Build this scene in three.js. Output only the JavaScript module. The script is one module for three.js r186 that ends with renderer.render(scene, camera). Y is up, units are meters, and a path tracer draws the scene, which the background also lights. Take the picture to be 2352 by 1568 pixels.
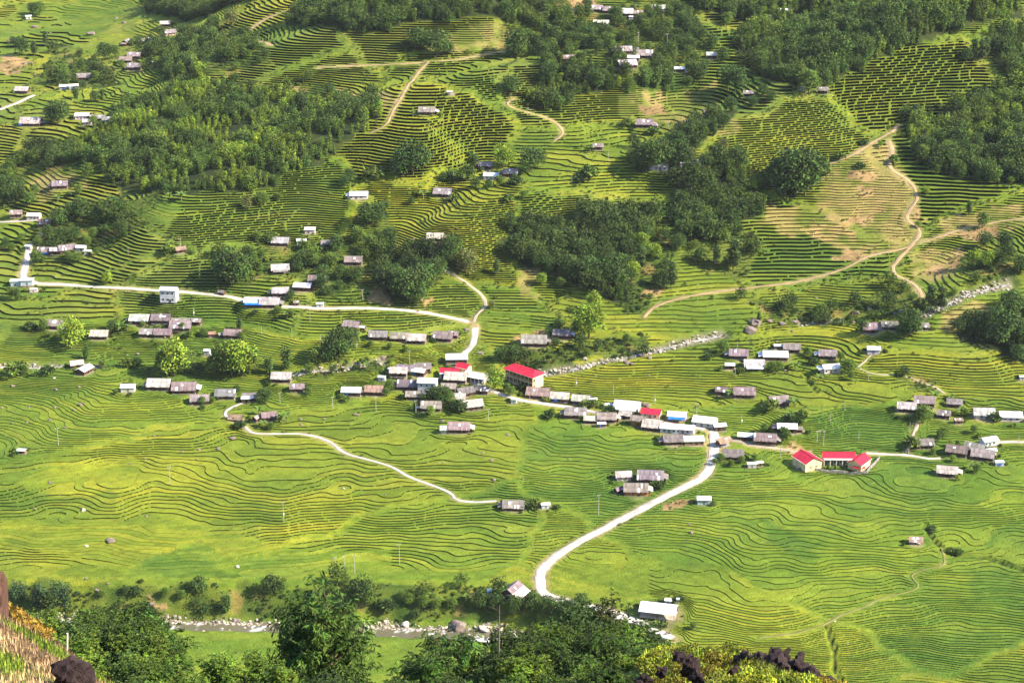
import * as THREE from 'three';
import { mergeGeometries, mergeVertices, toCreasedNormals } from 'three/addons/utils/BufferGeometryUtils.js';

// ---------- camera, sky, sun, exposure ----------
const scene = new THREE.Scene();
const EYE = 400, PITCH = -20 * Math.PI / 180;
const camera = new THREE.PerspectiveCamera(20.236, 1024 / 682, 1, 20000);
camera.position.set(0, EYE, 0);
camera.rotation.set(PITCH, 0, 0);
const renderer = new THREE.WebGLRenderer({ antialias: true });
renderer.setSize(1024, 682);
renderer.toneMapping = THREE.LinearToneMapping;
renderer.toneMappingExposure = 3.35;
renderer.shadowMap.enabled = true;
const SUN_EL = 38, SUN_AZ = -16;          // azimuth from +x towards -z
const sunDir = new THREE.Vector3(Math.cos(SUN_EL * Math.PI / 180) * Math.cos(SUN_AZ * Math.PI / 180), Math.sin(SUN_EL * Math.PI / 180), -Math.cos(SUN_EL * Math.PI / 180) * Math.sin(SUN_AZ * Math.PI / 180));
{ // clear-sky panorama: pale horizon, blue zenith, soft glow round the sun
  const w = 256, h = 128, d = new Float32Array(w * h * 4);
  for (let j = 0; j < h; j++) for (let i = 0; i < w; i++) {
    const el = (j + .5) / h * Math.PI - Math.PI / 2, az = (i + .5) / w * 2 * Math.PI - Math.PI;
    const v = new THREE.Vector3(Math.cos(el) * Math.cos(az), Math.sin(el), Math.cos(el) * Math.sin(az));
    const t = Math.pow(Math.max(0, Math.sin(el)), .5), g = Math.max(0, v.dot(sunDir));
    const glow = .5 * Math.pow(g, 8) + .8 * Math.pow(g, 60);
    const o = (j * w + i) * 4;
    d[o] = .62 + (.13 - .62) * t + glow; d[o + 1] = .72 + (.27 - .72) * t + glow * .95; d[o + 2] = .85 + (.62 - .85) * t + glow * .85; d[o + 3] = 1;
    if (el < 0) { d[o] *= .5; d[o + 1] *= .5; d[o + 2] *= .5; }
  }
  const sky = new THREE.DataTexture(d, w, h, THREE.RGBAFormat, THREE.FloatType);
  sky.mapping = THREE.EquirectangularReflectionMapping; sky.magFilter = THREE.LinearFilter; sky.minFilter = THREE.LinearFilter; sky.needsUpdate = true;
  scene.background = sky; scene.environment = sky;
  scene.backgroundIntensity = .58; scene.environmentIntensity = .58;
}
const sun = new THREE.DirectionalLight(0xfff1da, 4.6);
sun.position.copy(sunDir).multiplyScalar(1500).add(new THREE.Vector3(0, 80, -1000));
sun.target.position.set(0, 80, -1000);
sun.castShadow = true; sun.shadow.mapSize.set(4096, 4096);
Object.assign(sun.shadow.camera, { left: -800, right: 800, top: 700, bottom: -700, near: 10, far: 4000 });
scene.add(sun, sun.target);
scene.fog = new THREE.FogExp2(0xdfe8ee, 0.000016);

// ---------- helpers ----------
function rng(seed) { let s = seed >>> 0; return () => { s = (s + 0x6D2B79F5) >>> 0; let t = s; t = Math.imul(t ^ (t >>> 15), t | 1); t ^= t + Math.imul(t ^ (t >>> 7), t | 61); return ((t ^ (t >>> 14)) >>> 0) / 4294967296; }; }
function hash2(i, j) { let h = (Math.imul(i, 374761393) + Math.imul(j, 668265263)) | 0; h = Math.imul(h ^ (h >>> 13), 1274126177); return ((h ^ (h >>> 16)) >>> 0) / 4294967296; }
function noise(x, y) { const i = Math.floor(x), j = Math.floor(y); let u = x - i, v = y - j; u = u * u * u * (u * (u * 6 - 15) + 10); v = v * v * v * (v * (v * 6 - 15) + 10); const a = hash2(i, j), b = hash2(i + 1, j), c = hash2(i, j + 1), e = hash2(i + 1, j + 1); return (a + (b - a) * u + (c - a) * v + (a - b - c + e) * u * v) * 2 - 1; }
const fbm = (x, y, o = 4) => { let s = 0, a = .5; for (let k = 0; k < o; k++) { s += a * noise(x, y); x = x * 2.03 + 17.1; y = y * 2.03 + 5.7; a *= .5; } return s; };
const smooth = (a, b, x) => { const t = Math.min(1, Math.max(0, (x - a) / (b - a))); return t * t * (3 - 2 * t); };
const lerp = (a, b, t) => a + (b - a) * t, clamp = (x, a, b) => Math.min(b, Math.max(a, x));
const used = {};
function numbered(n) { if (!(n in used)) { used[n] = 0; return n; } used[n]++; return n + '_' + String(used[n]).padStart(3, '0'); }
function tag(o, label, category, group, kind) { if (label) o.userData.label = label; if (category) o.userData.category = category; if (group) o.userData.group = group; if (kind) o.userData.kind = kind; return o; }
function thing(name, label, category, pos = [0, 0, 0], turn = 0, group) { const o = new THREE.Group(); o.name = numbered(name); o.position.set(...pos); o.rotation.y = turn; scene.add(o); return tag(o, label, category, group); }
function part(name, geo, mat, parent) { const m = new THREE.Mesh(geo, mat); m.name = name; m.castShadow = m.receiveShadow = true; parent.add(m); return m; }
function top(name, geo, mat, label, category, group, kind) { const m = new THREE.Mesh(geo, mat); m.name = numbered(name); m.castShadow = m.receiveShadow = true; scene.add(m); return tag(m, label, category, group, kind); }
const col = (r, g, b) => new THREE.Color().setRGB(r, g, b);

// a photograph point (2352 x 1568 frame) as a viewing ray; things are then set down where it meets the ground
const FOC = 4388.9, CP = Math.cos(PITCH), SP = Math.sin(PITCH);
function ray(vx, vy) { const a = (vx - 1176) / FOC, b = -(vy - 784) / FOC; return [a, b * CP + SP, b * SP - CP]; }
function atDepth(vx, vy, zd) { const r = ray(vx, vy), t = zd / -r[2]; return [r[0] * t, EYE + r[1] * t, -zd]; }
function project(x, y, z) { y -= EYE; const yc = y * CP + z * SP, zc = -y * SP + z * CP; return [1176 + FOC * x / -zc, 784 - FOC * yc / -zc, -zc]; }
const Z = .33595;   // enlarged study tiles: column, row, then the point in the tile
const tile = (c, r, x, y) => [c * 784 + x * Z, [0, 526.75, 1041.25][r] + y * Z];

// ---------- terrain: smooth base through surveyed points ----------
const ctl = [];
const rowC = [[1568, 679], [1340, 753], [1160, 816], [1000, 882], [900, 927], [800, 970], [700, 1008], [600, 1046], [500, 1088], [400, 1131], [300, 1177], [150, 1251], [0, 1335]];
const rowR = [[1568, 682], [1450, 713], [1340, 745], [1250, 778], [1160, 812], [1000, 879], ...rowC.slice(4)];
for (const [vy, zd] of rowC) ctl.push(atDepth(1200, vy, zd));
for (const vx of [1600, 2000]) for (const [vy, zd] of rowR) ctl.push(atDepth(vx, vy, zd));
for (const [vy, zd] of [[1568, 682], [1450, 713], [1340, 745], [1250, 777], [1160, 811], [1000, 880], [900, 925], [800, 960], [700, 995], [600, 1035], [500, 1080], [300, 1170], [150, 1245], [0, 1325]]) { ctl.push(atDepth(2352, vy, zd)); if (vy % 300 == 0 || vy > 1500) ctl.push(atDepth(2352 + 500, vy, zd - 12)); }
for (const [vy, zd] of [[1568, 679], [1340, 753], [1160, 816], [1000, 884], [900, 930], [800, 980], [700, 1016], [600, 1068], [500, 1128], [400, 1190], [280, 1255], [200, 1348], [95, 1521], [0, 1715]]) { ctl.push(atDepth(0, vy, zd)); if (vy != 600 && vy != 900 && vy != 95) ctl.push(atDepth(-500, vy, zd + 8)); }
for (const [vy, zd] of [[1000, 883], [800, 974], [700, 1012], [600, 1056], [500, 1106], [400, 1148], [300, 1205], [200, 1310], [95, 1480], [0, 1660]]) ctl.push(atDepth(300, vy, zd));
for (const [vy, zd] of [[1568, 679], [1340, 753], [1160, 816], [900, 928], [700, 1010], [600, 1050], [500, 1094], [400, 1136], [300, 1188], [150, 1290], [0, 1420]]) ctl.push(atDepth(600, vy, zd));
for (const [vy, zd] of [[500, 1088], [300, 1179], [150, 1258], [0, 1350]]) ctl.push(atDepth(900, vy, zd));
for (const [x, y, z] of [[-700, 150, -2100], [0, 330, -2000], [700, 340, -2000], [-300, 230, -2050], [350, 340, -2000], [200, 245, -1600], [500, 250, -1600], [-250, -2, -560], [0, -2, -560], [250, -2, -560]]) ctl.push([x, y, z]);
const TPS = (() => {
  const n = ctl.length, N = n + 3, A = [];
  const phi = (r2) => r2 < 1e-12 ? 0 : r2 * Math.log(r2);
  const P = ctl.map(([x, y, z]) => [x / 500, z / 500, y]);
  for (let i = 0; i < N; i++) A.push(new Float64Array(N + 1));
  for (let i = 0; i < n; i++) { for (let j = 0; j < n; j++) A[i][j] = phi((P[i][0] - P[j][0]) ** 2 + (P[i][1] - P[j][1]) ** 2) + (i == j ? .0006 : 0); A[i][n] = A[n][i] = 1; A[i][n + 1] = A[n + 1][i] = P[i][0]; A[i][n + 2] = A[n + 2][i] = P[i][1]; A[i][N] = P[i][2]; }
  for (let c = 0; c < N; c++) { let p = c; for (let r = c + 1; r < N; r++) if (Math.abs(A[r][c]) > Math.abs(A[p][c])) p = r; [A[c], A[p]] = [A[p], A[c]]; for (let r = 0; r < N; r++) if (r != c) { const f = A[r][c] / A[c][c]; if (f) for (let k = c; k <= N; k++) A[r][k] -= f * A[c][k]; } }
  const w = A.map((r, i) => r[N] / r[i]);
  return (x, z) => { x /= 500; z /= 500; let s = w[n] + w[n + 1] * x + w[n + 2] * z; for (let i = 0; i < n; i++) s += w[i] * phi((x - P[i][0]) ** 2 + (z - P[i][1]) ** 2); return s; };
})();
// the fine ground sheet: rows at a growing distance, wider with distance
const Z0 = 636, GROW = .0022, NR = 500, NC = 340, HALF = d => d * .272 + 42;
const G = (NR + 1) * (NC + 1), gx = new Float32Array(G), gz = new Float32Array(G), gh = new Float32Array(G);
for (let r = 0; r <= NR; r++) { const d = Z0 * Math.exp(GROW * r); for (let c = 0; c <= NC; c++) { const k = r * (NC + 1) + c; gx[k] = (c / NC * 2 - 1) * HALF(d); gz[k] = -d; } }
{ // coarse spline samples, then bilinear
  const S = 5; for (let r = 0; r <= NR; r += S) for (let c = 0; c <= NC; c += S) { const k = r * (NC + 1) + c; gh[k] = TPS(gx[k], gz[k]); }
  for (let r = 0; r <= NR; r++) for (let c = 0; c <= NC; c++) { const r0 = Math.min(NR - S, r - r % S), c0 = Math.min(NC - S, c - c % S), u = (r - r0) / S, v = (c - c0) / S, a = r0 * (NC + 1) + c0, b = a + S * (NC + 1); if (r % S || c % S) gh[r * (NC + 1) + c] = (gh[a] * (1 - v) + gh[a + S] * v) * (1 - u) + (gh[b] * (1 - v) + gh[b + S] * v) * u; }
}
function sample(A, x, z) { const d = -z, rf = clamp(Math.log(d / Z0) / GROW, 0, NR - 1e-3), cf = clamp((x / HALF(d) + 1) / 2 * NC, 0, NC - 1e-3), r = rf | 0, c = cf | 0, u = rf - r, v = cf - c, k = r * (NC + 1) + c, q = k + NC + 1; return (A[k] * (1 - v) + A[k + 1] * v) * (1 - u) + (A[q] * (1 - v) + A[q + 1] * v) * u; }
function hit(vx, vy) { // where the ray through a photograph point meets the ground
  const r = ray(vx, vy); let t0 = 640 / -r[2], s = 1.5; let t = t0;
  for (; t < 2100; t += s) if (EYE + r[1] * t < sample(gh, r[0] * t, r[2] * t)) break;
  let a = t - s, b = t; for (let i = 0; i < 12; i++) { const m = (a + b) / 2; if (EYE + r[1] * m < sample(gh, r[0] * m, r[2] * m)) b = m; else a = m; }
  return [r[0] * b, EYE + r[1] * b, r[2] * b];
}
const xz = p => [p[0], p[2]];
function segDist(x, z, P) { let best = 1e9, at = 0, bt = 0; for (let i = 0; i + 1 < P.length; i++) { const ax = P[i][0], az = P[i][1], dx = P[i + 1][0] - ax, dz = P[i + 1][1] - az, t = clamp(((x - ax) * dx + (z - az) * dz) / (dx * dx + dz * dz + 1e-9), 0, 1), d = (x - ax - dx * t) ** 2 + (z - az - dz * t) ** 2; if (d < best) { best = d; at = i; bt = t; } } return [Math.sqrt(best), at, bt]; }
const pairs = s => s.trim().split(/\s+/).map(q => q.split(',').map(Number));
// spurs of the hillside
const spurs = [
  ['1640,375 1690,350 1820,270 1920,210 2000,160 2080,115 2150,88 2230,85', 17, 34], ['400,505 470,480 560,440 650,400 760,350 860,295 900,270', 16, 30],
  ['960,350 1010,290 1080,255 1160,222 1240,205 1400,190', 15, 30], ['500,180 560,165 660,140 720,115 800,85 880,70 960,55 1100,45', 14, 28],
  ['1040,560 1090,530 1150,490 1260,445 1400,420 1520,405', 14, 28], ['2130,765 2180,735 2250,690 2330,640 2420,580', 11, 26],
  ['1820,905 1900,860 1990,830', 3, 16], ['330,600 420,585 540,555', 6, 22], ['800,480 900,440 990,400', 7, 22], ['1080,260 1170,330 1290,330', 4, 30], ['2010,840 2120,850 2230,850', 4, 22], ['1850,960 1960,925 2080,945', 4, 14]
].map(([s, a, w]) => [pairs(s).map(([x, y]) => xz(hit(x, y))), a, w]);
for (let k = 0; k < G; k++) {
  const x = gx[k], z = gz[k]; let h = gh[k];
  const hill = smooth(25, 75, h);
  for (const [P, a, w] of spurs) { const d = segDist(x, z, P)[0]; if (d < w * 3.2) h += a * Math.exp(-d * d / (w * w) / 1.1); }
  const flat = Math.max(smooth(756, 770, -z), smooth(58, 78, x + (z + 700) * -.1));
  h += flat * (fbm(x / 90 + 3.1, z / 70, 2) * lerp(4.6, 7, hill) + fbm(x / 27, z / 22 + 9, 2) * lerp(1.9, 2.4, hill) + noise(x / 9 + 40, z / 8) * lerp(.16, .3, hill));
  h += (1 - flat) * fbm(x / 60, z / 60, 2) * .8;
  gh[k] = h;
}
// river valley at the foot of the fields
const riverPts = pairs('-420,1450 -150,1446 200,1444 350,1446 640,1452 860,1461 1000,1464 1120,1470 1210,1482 1290,1510 1370,1575').map(([x, y]) => { const r = ray(x, y), t = (EYE - 1.2) / -r[1]; return [r[0] * t, r[2] * t]; });
riverPts.push([70, -640], [110, -600]);
const riverBank = riverPts.map(([x, z]) => [x, z]);
for (let k = 0; k < G; k++) {
  const x = gx[k], z = gz[k]; if (z < -775) continue;
  const [d, i, t] = segDist(x, z, riverPts), a = riverPts[i], b = riverPts[i + 1];
  const far = (b[0] - a[0]) * (z - a[1]) - (b[1] - a[1]) * (x - a[0]) < 0;   // beyond the water
  const w = far ? 25 : 14, wig = noise(x / 7, z / 7) * 1.2, s = smooth(8, w, d + wig);
  const bed = .1 + .5 * noise(x / 4, z / 4), bank = far ? lerp(1.5, gh[k], Math.pow(s, .8)) : lerp(1.2, gh[k], s);
  gh[k] = d < w + 2 ? lerp(bed, bank, smooth(7, 10, d + wig * .6)) : gh[k];
}
// ---------- roads and paths: lines surveyed on the ground, then levelled into it ----------
const roads = [
  ['road', 'pale concrete road curving up from the river bridge to the village', 5.0, 'c', '1545,1466 1480,1434 1400,1402 1340,1388 1275,1374 1248,1362 1240,1340 1243,1312 1268,1284 1325,1248 1400,1207 1500,1154 1560,1124 1610,1098 1630,1072 1639,1040 1640,1010 1634,990 1612,984'],
  ['village_lane', 'dusty lane through the roadside houses east of the road', 3.0, 'd', '1640,1004 1690,1012 1730,1022 1790,1030 1840,1040'],
  ['village_street', 'pale street along the front of the long school building', 3.4, 'c', '1612,984 1560,978 1500,964 1400,952 1322,938 1248,928 1190,917 1120,893 1062,860 1044,836 1050,826'],
  ['upper_road', 'pale road running across the foot of the hillside', 4.0, 'c', '1050,826 1066,812 1084,794 1090,766 1086,742 1020,726 940,713 860,708 735,709 690,704 600,703 562,693 530,681 430,671 350,666 240,660 150,655 85,651 55,640 60,604 68,560'],
  ['hill_track', 'pale track climbing from the road junction into the woods', 2.1, 'd', '1086,740 1100,716 1114,706 1111,686 1090,664 1060,641 1020,617 985,600'],
  ['footpath', 'narrow pale footpath winding through the lower rice fields', 1.7, 'c', '560,924 530,937 518,946 520,956 548,965 566,986 580,997 640,996 700,997 755,1012 790,1040 850,1056 900,1071 940,1096 1020,1124 1038,1136 1046,1148 1085,1153 1140,1150'],
  ['dirt_track', 'long tan dirt track crossing the right hillside', 2.1, 'e', '1478,730 1490,714 1510,699 1560,686 1640,671 1760,656 1880,636 1940,616 2000,586 2080,570 2150,546 2230,522 2310,506 2380,500'],
  ['eroded_gully', 'bare orange gully running down the dry hillside', 2.6, 'e', '2065,288 2040,312 2050,345 2045,385 2090,418 2106,452 2082,500 2112,532 2085,572 2060,600 2052,626 2100,655 2122,690'],
  ['dirt_path', 'tan path slanting up to the head of the orange gully', 2.2, 'e', '1898,380 1930,368 1960,354 2005,328 2045,305'],
  ['ridge_path', 'straight tan path along the upper terraces', 2.4, 'e', '730,156 775,152 880,148 1000,140 1100,128 1170,117'],
  ['gully_path', 'tan footpath dropping from the ridge path between terraces', 1.8, 'e', '985,141 960,170 930,206 905,250 882,292 850,305'],
  ['mountain_track', 'tan track bending round the wooded upper left hill', 3.2, 'e', '745,-4 730,8 690,16 640,30 600,50 568,78 585,92 622,106'],
  ['terrace_path', 'tan path round the top of the dark terraced spur', 1.8, 'e', '1180,226 1164,236 1180,250 1220,262 1272,278 1292,308 1270,326'],
  ['valley_road', 'white road at the far left edge of the upper valley', 3.4, 'c', '-30,262 0,252 40,236 78,219'],
  ['edge_road', 'pale road entering at the left edge among trees', 3.2, 'c', '-40,512 0,510 45,508 92,505'],
  ['terrace_footpath', 'thin tan path curving below the shaded right terraces', 1.5, 'd', '2000,815 1985,832 1971,846 1992,858 2020,862 2062,858 2088,866 2122,880 2153,890 2169,904'],
  ['farm_path', 'short pale path below the garden farm on the right', 1.8, 'd', '2108,972 2100,990 2094,1012 2082,1040'],
  ['side_road', 'pale road leaving the frame behind the right farmyard', 2.2, 'c', '2280,1016 2310,1014 2380,1015'],
  ['school_road', 'pale lane from the red roofed school to the right farm', 2.2, 'c', '1990,1040 2040,1043 2090,1046 2133,1054 2160,1052'],
  ['field_path', 'grassy beaten path winding through the lower right rice', 1.0, 'g', '2163,1258 2166,1296 2122,1306 2093,1322 2110,1347 2026,1374 1988,1391 1924,1415 1894,1434 1827,1452 1743,1464'],
];
const roadLines = roads.map(r => { const c = new THREE.CatmullRomCurve3(pairs(r[4]).map(([x, y]) => new THREE.Vector3(...hit(x, y))), false, 'centripetal'); const n = Math.max(8, Math.round(c.getLength() / 3)); const P = c.getSpacedPoints(n).map(p => [p.x, p.z]); const h = P.map(([x, z]) => sample(gh, x, z)); for (let it = 0; it < 14; it++) for (let i = 1; i < h.length - 1; i++) h[i] = (h[i - 1] + h[i] * 2 + h[i + 1]) / 4; return { P, h, w: r[2] }; });
const ditches = ['1898,1434 1906,1458 1920,1500 1915,1532 1928,1552 1935,1575', '2128,1205 2140,1232 2160,1252', '2165,1260 2200,1275 2260,1278 2300,1290 2352,1310', '1850,855 1862,880 1878,898'].map(s => pairs(s).map(([x, y]) => xz(hit(x, y))));
const streams = [['640,860 720,847 800,838 880,826', 3.2], ['1180,862 1250,852 1330,838 1430,816 1500,800 1560,786 1600,776 1660,763', 4], ['1840,739 1905,733 1940,731', 3], ['2110,722 2170,695 2220,672 2260,660 2320,648', 4.2], ['-20,834 60,838 160,834 230,838', 3]].map(([s, w]) => [pairs(s).map(([x, y]) => xz(hit(x, y))), w]);
const gm = new Float32Array(G), grd = new Float32Array(G);            // 0 stepped .. 1 smooth ground; distance to a road
const pads = [];                                                     // levelled house platforms: x, z, radius, height
function levelRoads() {
  for (const R of roadLines) { R.box = [1e9, -1e9, 1e9, -1e9]; for (const [x, z] of R.P) R.box = [Math.min(R.box[0], x - 16), Math.max(R.box[1], x + 16), Math.min(R.box[2], z - 16), Math.max(R.box[3], z + 16)]; }
  const inBox = (x, z, b) => x > b[0] && x < b[1] && z > b[2] && z < b[3];
  for (let k = 0; k < G; k++) {
    const x = gx[k], z = gz[k]; grd[k] = 99;
    for (const [P, w] of streams) { const d = segDist(x, z, P)[0]; if (d < w * 2) { gh[k] -= 1.8 * (1 - smooth(w * .5, w * 1.6, d)); gm[k] = Math.max(gm[k], 1 - smooth(w * 1.2, w * 2, d)); } }
    for (const p of pads) { const d = Math.hypot(x - p[0], z - p[1]); if (d < p[2] + 4) { const s = 1 - smooth(p[2] * .9, p[2] + 4, d); gh[k] = lerp(gh[k], p[3], s); gm[k] = Math.max(gm[k], 1 - smooth(p[2] * .8, p[2] + 2.5, d)); } }
    for (const R of roadLines) if (inBox(x, z, R.box)) { const [d, i, t] = segDist(x, z, R.P), hw = R.w / 2; if (d < hw + 8) { const s = 1 - smooth(hw + .8, hw + 5, d); gh[k] = lerp(gh[k], lerp(R.h[i], R.h[i + 1], t), s); gm[k] = Math.max(gm[k], 1 - smooth(hw + .6, hw + 2.6, d)); grd[k] = Math.min(grd[k], d - hw + (R.w < 1.6 ? 1.4 : 0)); } }
    for (const P of ditches) { const d = segDist(x, z, P)[0]; if (d < 6) { gh[k] -= 1.6 * (1 - smooth(.4, 1.8, d)); gm[k] = Math.max(gm[k], 1 - smooth(1.2, 3, d)); } }
    if (z > -768 && x < 64 - (z + 700) * -.1) gm[k] = Math.max(gm[k], smooth(-768, -757, z));
  }
}
// ---------- what covers the ground (areas surveyed on the ground) ----------
const areas = [];   // [kind, polygon]
function area(kind, s) { areas.push([kind, pairs(s).map(([x, y]) => xz(hit(x, y)))]); }
function inPoly(x, z, P) { let c = false; for (let i = 0, j = P.length - 1; i < P.length; j = i++) if ((P[i][1] > z) != (P[j][1] > z) && x < (P[j][0] - P[i][0]) * (z - P[i][1]) / (P[j][1] - P[i][1]) + P[i][0]) c = !c; return c; }
for (const [k, s] of [
  ['wood', '300,235 420,205 500,190 560,195 700,225 800,225 865,235 870,265 800,330 700,385 640,415 560,440 480,440 400,448 330,448 270,430 245,395 240,365 165,345 120,350 180,320 250,300'],
  ['scrub', '0,372 60,350 130,340 240,370 245,400 200,410 150,400 70,390 40,470 0,480'],
  ['wood', '745,0 1290,0 1260,40 1180,50 1120,42 1000,50 920,65 850,85 800,70 700,65 660,60 700,25'],
  ['scrub', '350,130 380,100 430,85 480,60 560,80 600,110 640,140 600,150 520,170 450,185 380,180 360,160'],
  ['wood', '330,-5 600,-5 500,25 480,40 400,40 345,30'],
  ['wood', '1560,-10 1600,20 1720,60 1680,100 1700,130 1760,180 1830,200 1900,195 1990,160 2070,110 2150,85 2230,60 2352,45 2352,-10'],
  ['wood', '2260,100 2390,60 2390,430 2290,420 2220,410 2150,400 2100,370 2080,300 2090,260 2150,280 2200,250 2260,220 2320,190 2290,140'],
  ['wood', '1240,140 1300,130 1390,160 1430,190 1420,200 1330,215 1290,250 1250,255 1225,240 1210,215 1250,180'],
  ['wood', '1540,440 1600,390 1680,375 1720,400 1740,440 1745,490 1700,530 1620,555 1560,540 1545,490'],
  ['wood', '1160,520 1250,500 1320,500 1400,480 1500,490 1500,540 1440,600 1450,660 1440,700 1380,680 1300,640 1240,620 1180,600 1150,560'],
  ['wood', '890,600 1000,560 1010,620 970,680 900,700 870,660'],
  ['wood', '1440,330 1500,340 1560,310 1680,250 1700,260 1640,300 1600,340 1540,390 1480,400 1450,370'],
  ['scrub', '1560,560 1640,560 1700,520 1760,560 1700,640 1580,610'],
  ['scrub', '1440,600 1500,500 1545,545 1560,610 1500,700 1440,720'],
  ['wood', '2200,760 2260,735 2390,690 2390,850 2290,800 2210,790'],
  ['scrub', '0,1343 400,1344 700,1346 900,1342 1150,1352 1240,1356 1250,1420 850,1420 340,1420 0,1425'],
  ['scrub', '590,860 720,845 900,815 900,850 700,870'], ['scrub', '1120,800 1230,850 1500,800 1490,770 1330,790 1180,820'],
  ['scrub', '1250,30 1560,0 1600,50 1640,130 1600,200 1440,215 1390,130 1240,130 1150,130 1180,80'],
  ['scrub', '480,600 560,570 640,560 860,540 900,600 830,640 760,680 640,620 560,650 500,640'], ['scrub', '840,480 900,470 900,580 830,590'],
  ['scrub', '60,540 160,480 300,480 340,520 220,590 80,600'], ['scrub', '1700,690 1950,700 2060,650 2150,690 2000,740 1800,745'],
  ['scrub', '2060,860 2140,860 2160,900 2080,890'], ['scrub', '0,1000 0,1001 1,1001'], ['scrub', '640,210 700,190 760,200 760,225'],
  ['scrub', '300,90 340,80 420,110 410,170 330,160'], ['scrub', '140,90 220,150 280,200 150,200 90,180'], ['scrub', '2190,600 2330,560 2352,640 2230,660'],
  ['dry', '1890,372 2030,330 2100,420 2110,520 2080,570 1960,600 1900,560 1740,520 1760,480 1870,470'], ['dry', '1430,212 1640,190 1660,240 1560,272 1500,275 1430,270'],
  ['dry', '700,200 780,198 900,215 905,245 840,258'], ['dry', '960,85 1170,60 1170,112 1000,125'], ['dry', '2090,570 2230,570 2200,635 2100,640'], ['dry', '50,402 180,390 200,430 90,470'],
  ['dry', '1700,300 1690,260 1640,300 1600,330'], ['dry', '1480,255 1640,240 1640,280 1480,300'], ['dry', '2060,60 2110,0 2140,0 2110,50'], ['dry', '1250,560 1230,690 1200,680 1180,650'], ['dry', '2170,500 2352,470 2352,520 2250,530 2140,560'], ['dry', '2150,740 2240,690 2300,720 2180,770'],
  ['yellow', '1690,795 1695,772 1740,755 1780,765 1775,795 1715,800'], ['yellow', '1860,745 1960,742 1975,770 1900,790'], ['yellow', '2142,1205 2200,1160 2352,1130 2352,1170 2250,1250 2170,1260'], ['yellow', '350,1180 450,1160 540,1160 550,1200 420,1210'], ['yellow', '1150,1100 1290,1065 1380,1100 1330,1120 1200,1130'], ['yellow', '1000,1240 1040,1215 1110,1218 1080,1240 1000,1262'], ['yellow', '640,1170 700,1150 760,1120 850,1140 830,1200 700,1240'], ['yellow', '130,1060 250,1055 290,1070 250,1090 330,1120 200,1130 80,1120'], ['yellow', '0,1190 300,1200 500,1230 300,1300 50,1290 0,1260'],
  ['yellow', '1480,402 1530,403 1535,415 1490,420'], ['yellow', '860,430 920,440 960,470 880,485'], ['yellow', '600,1200 720,1180 800,1230 600,1280'], ['yellow', '1960,1200 2110,1230 2130,1300 1950,1330 1850,1290'],
  ['green', '0,700 180,690 170,790 0,800'], ['green', '1860,960 1960,920 2080,960 2090,1020 1900,1020'], ['green', '1740,1190 1900,1260 1880,1290 1760,1240'], ['green', '0,1125 260,1130 270,1165 120,1175 0,1165'], ['green', '270,1260 420,1280 560,1320 660,1330 500,1330 300,1300'], ['green', '2230,1300 2352,1320 2352,1400 2240,1370'], ['green', '1970,1440 2352,1460 2352,1568 1950,1568'], ['green', '1000,300 1280,300 1280,350 1050,340'], ['green', '1700,580 1900,540 1910,600 1720,620'],
  ['soil', '1934,417 1957,391 2001,393 2015,416'], ['soil', '1962,427 2001,428 2001,447 1968,448'], ['soil', '1944,500 2001,497 1998,523 1943,521'], ['soil', '2184,577 2209,577 2210,592 2184,592'], ['soil', '2169,599 2203,597 2205,614 2183,624'], ['soil', '2114,614 2166,611 2179,627 2119,631'],
  ['soil', '2093,478 2123,480 2120,505 2096,500'], ['soil', '1476,668 1523,658 1530,675 1476,688'], ['soil', '1512,1162 1540,1152 1592,1152 1570,1170 1518,1176'], ['soil', '1800,1012 1840,1018 1880,1042 1850,1050 1800,1030'], ['soil', '1290,-5 1372,-5 1372,18 1330,24 1290,20'], ['soil', '962,688 990,683 1000,700 965,705'], ['soil', '1175,770 1240,758 1265,772 1190,785'], ['soil', '1478,268 1520,262 1535,240 1480,250'],
  ['soil', '640,200 720,205 700,215 645,210'], ['soil', '0,128 60,132 50,168 0,170'], ['soil', '1900,590 1950,570 2000,590 1930,605'], ['soil', '2200,530 2300,515 2300,540 2210,550'], ['soil', '345,1380 380,1377 380,1390 348,1392'], ['soil', '860,640 900,700 845,695'],
  ['flat', '0,1185 350,1195 480,1215 700,1260 760,1300 600,1330 250,1290 0,1250'], ['flat', '0,1080 290,1050 340,1060 260,1100 60,1120'], ['flat', '340,580 500,560 640,565 520,600 400,600 250,625'], ['flat', '240,440 330,455 420,470 380,520 300,500'], ['flat', '740,1250 900,1260 900,1340 620,1340'], ['flat', '1080,720 1200,715 1230,740 1110,740'], ['flat', '150,0 310,0 310,150 220,150'],
]) area(k, s);
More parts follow.
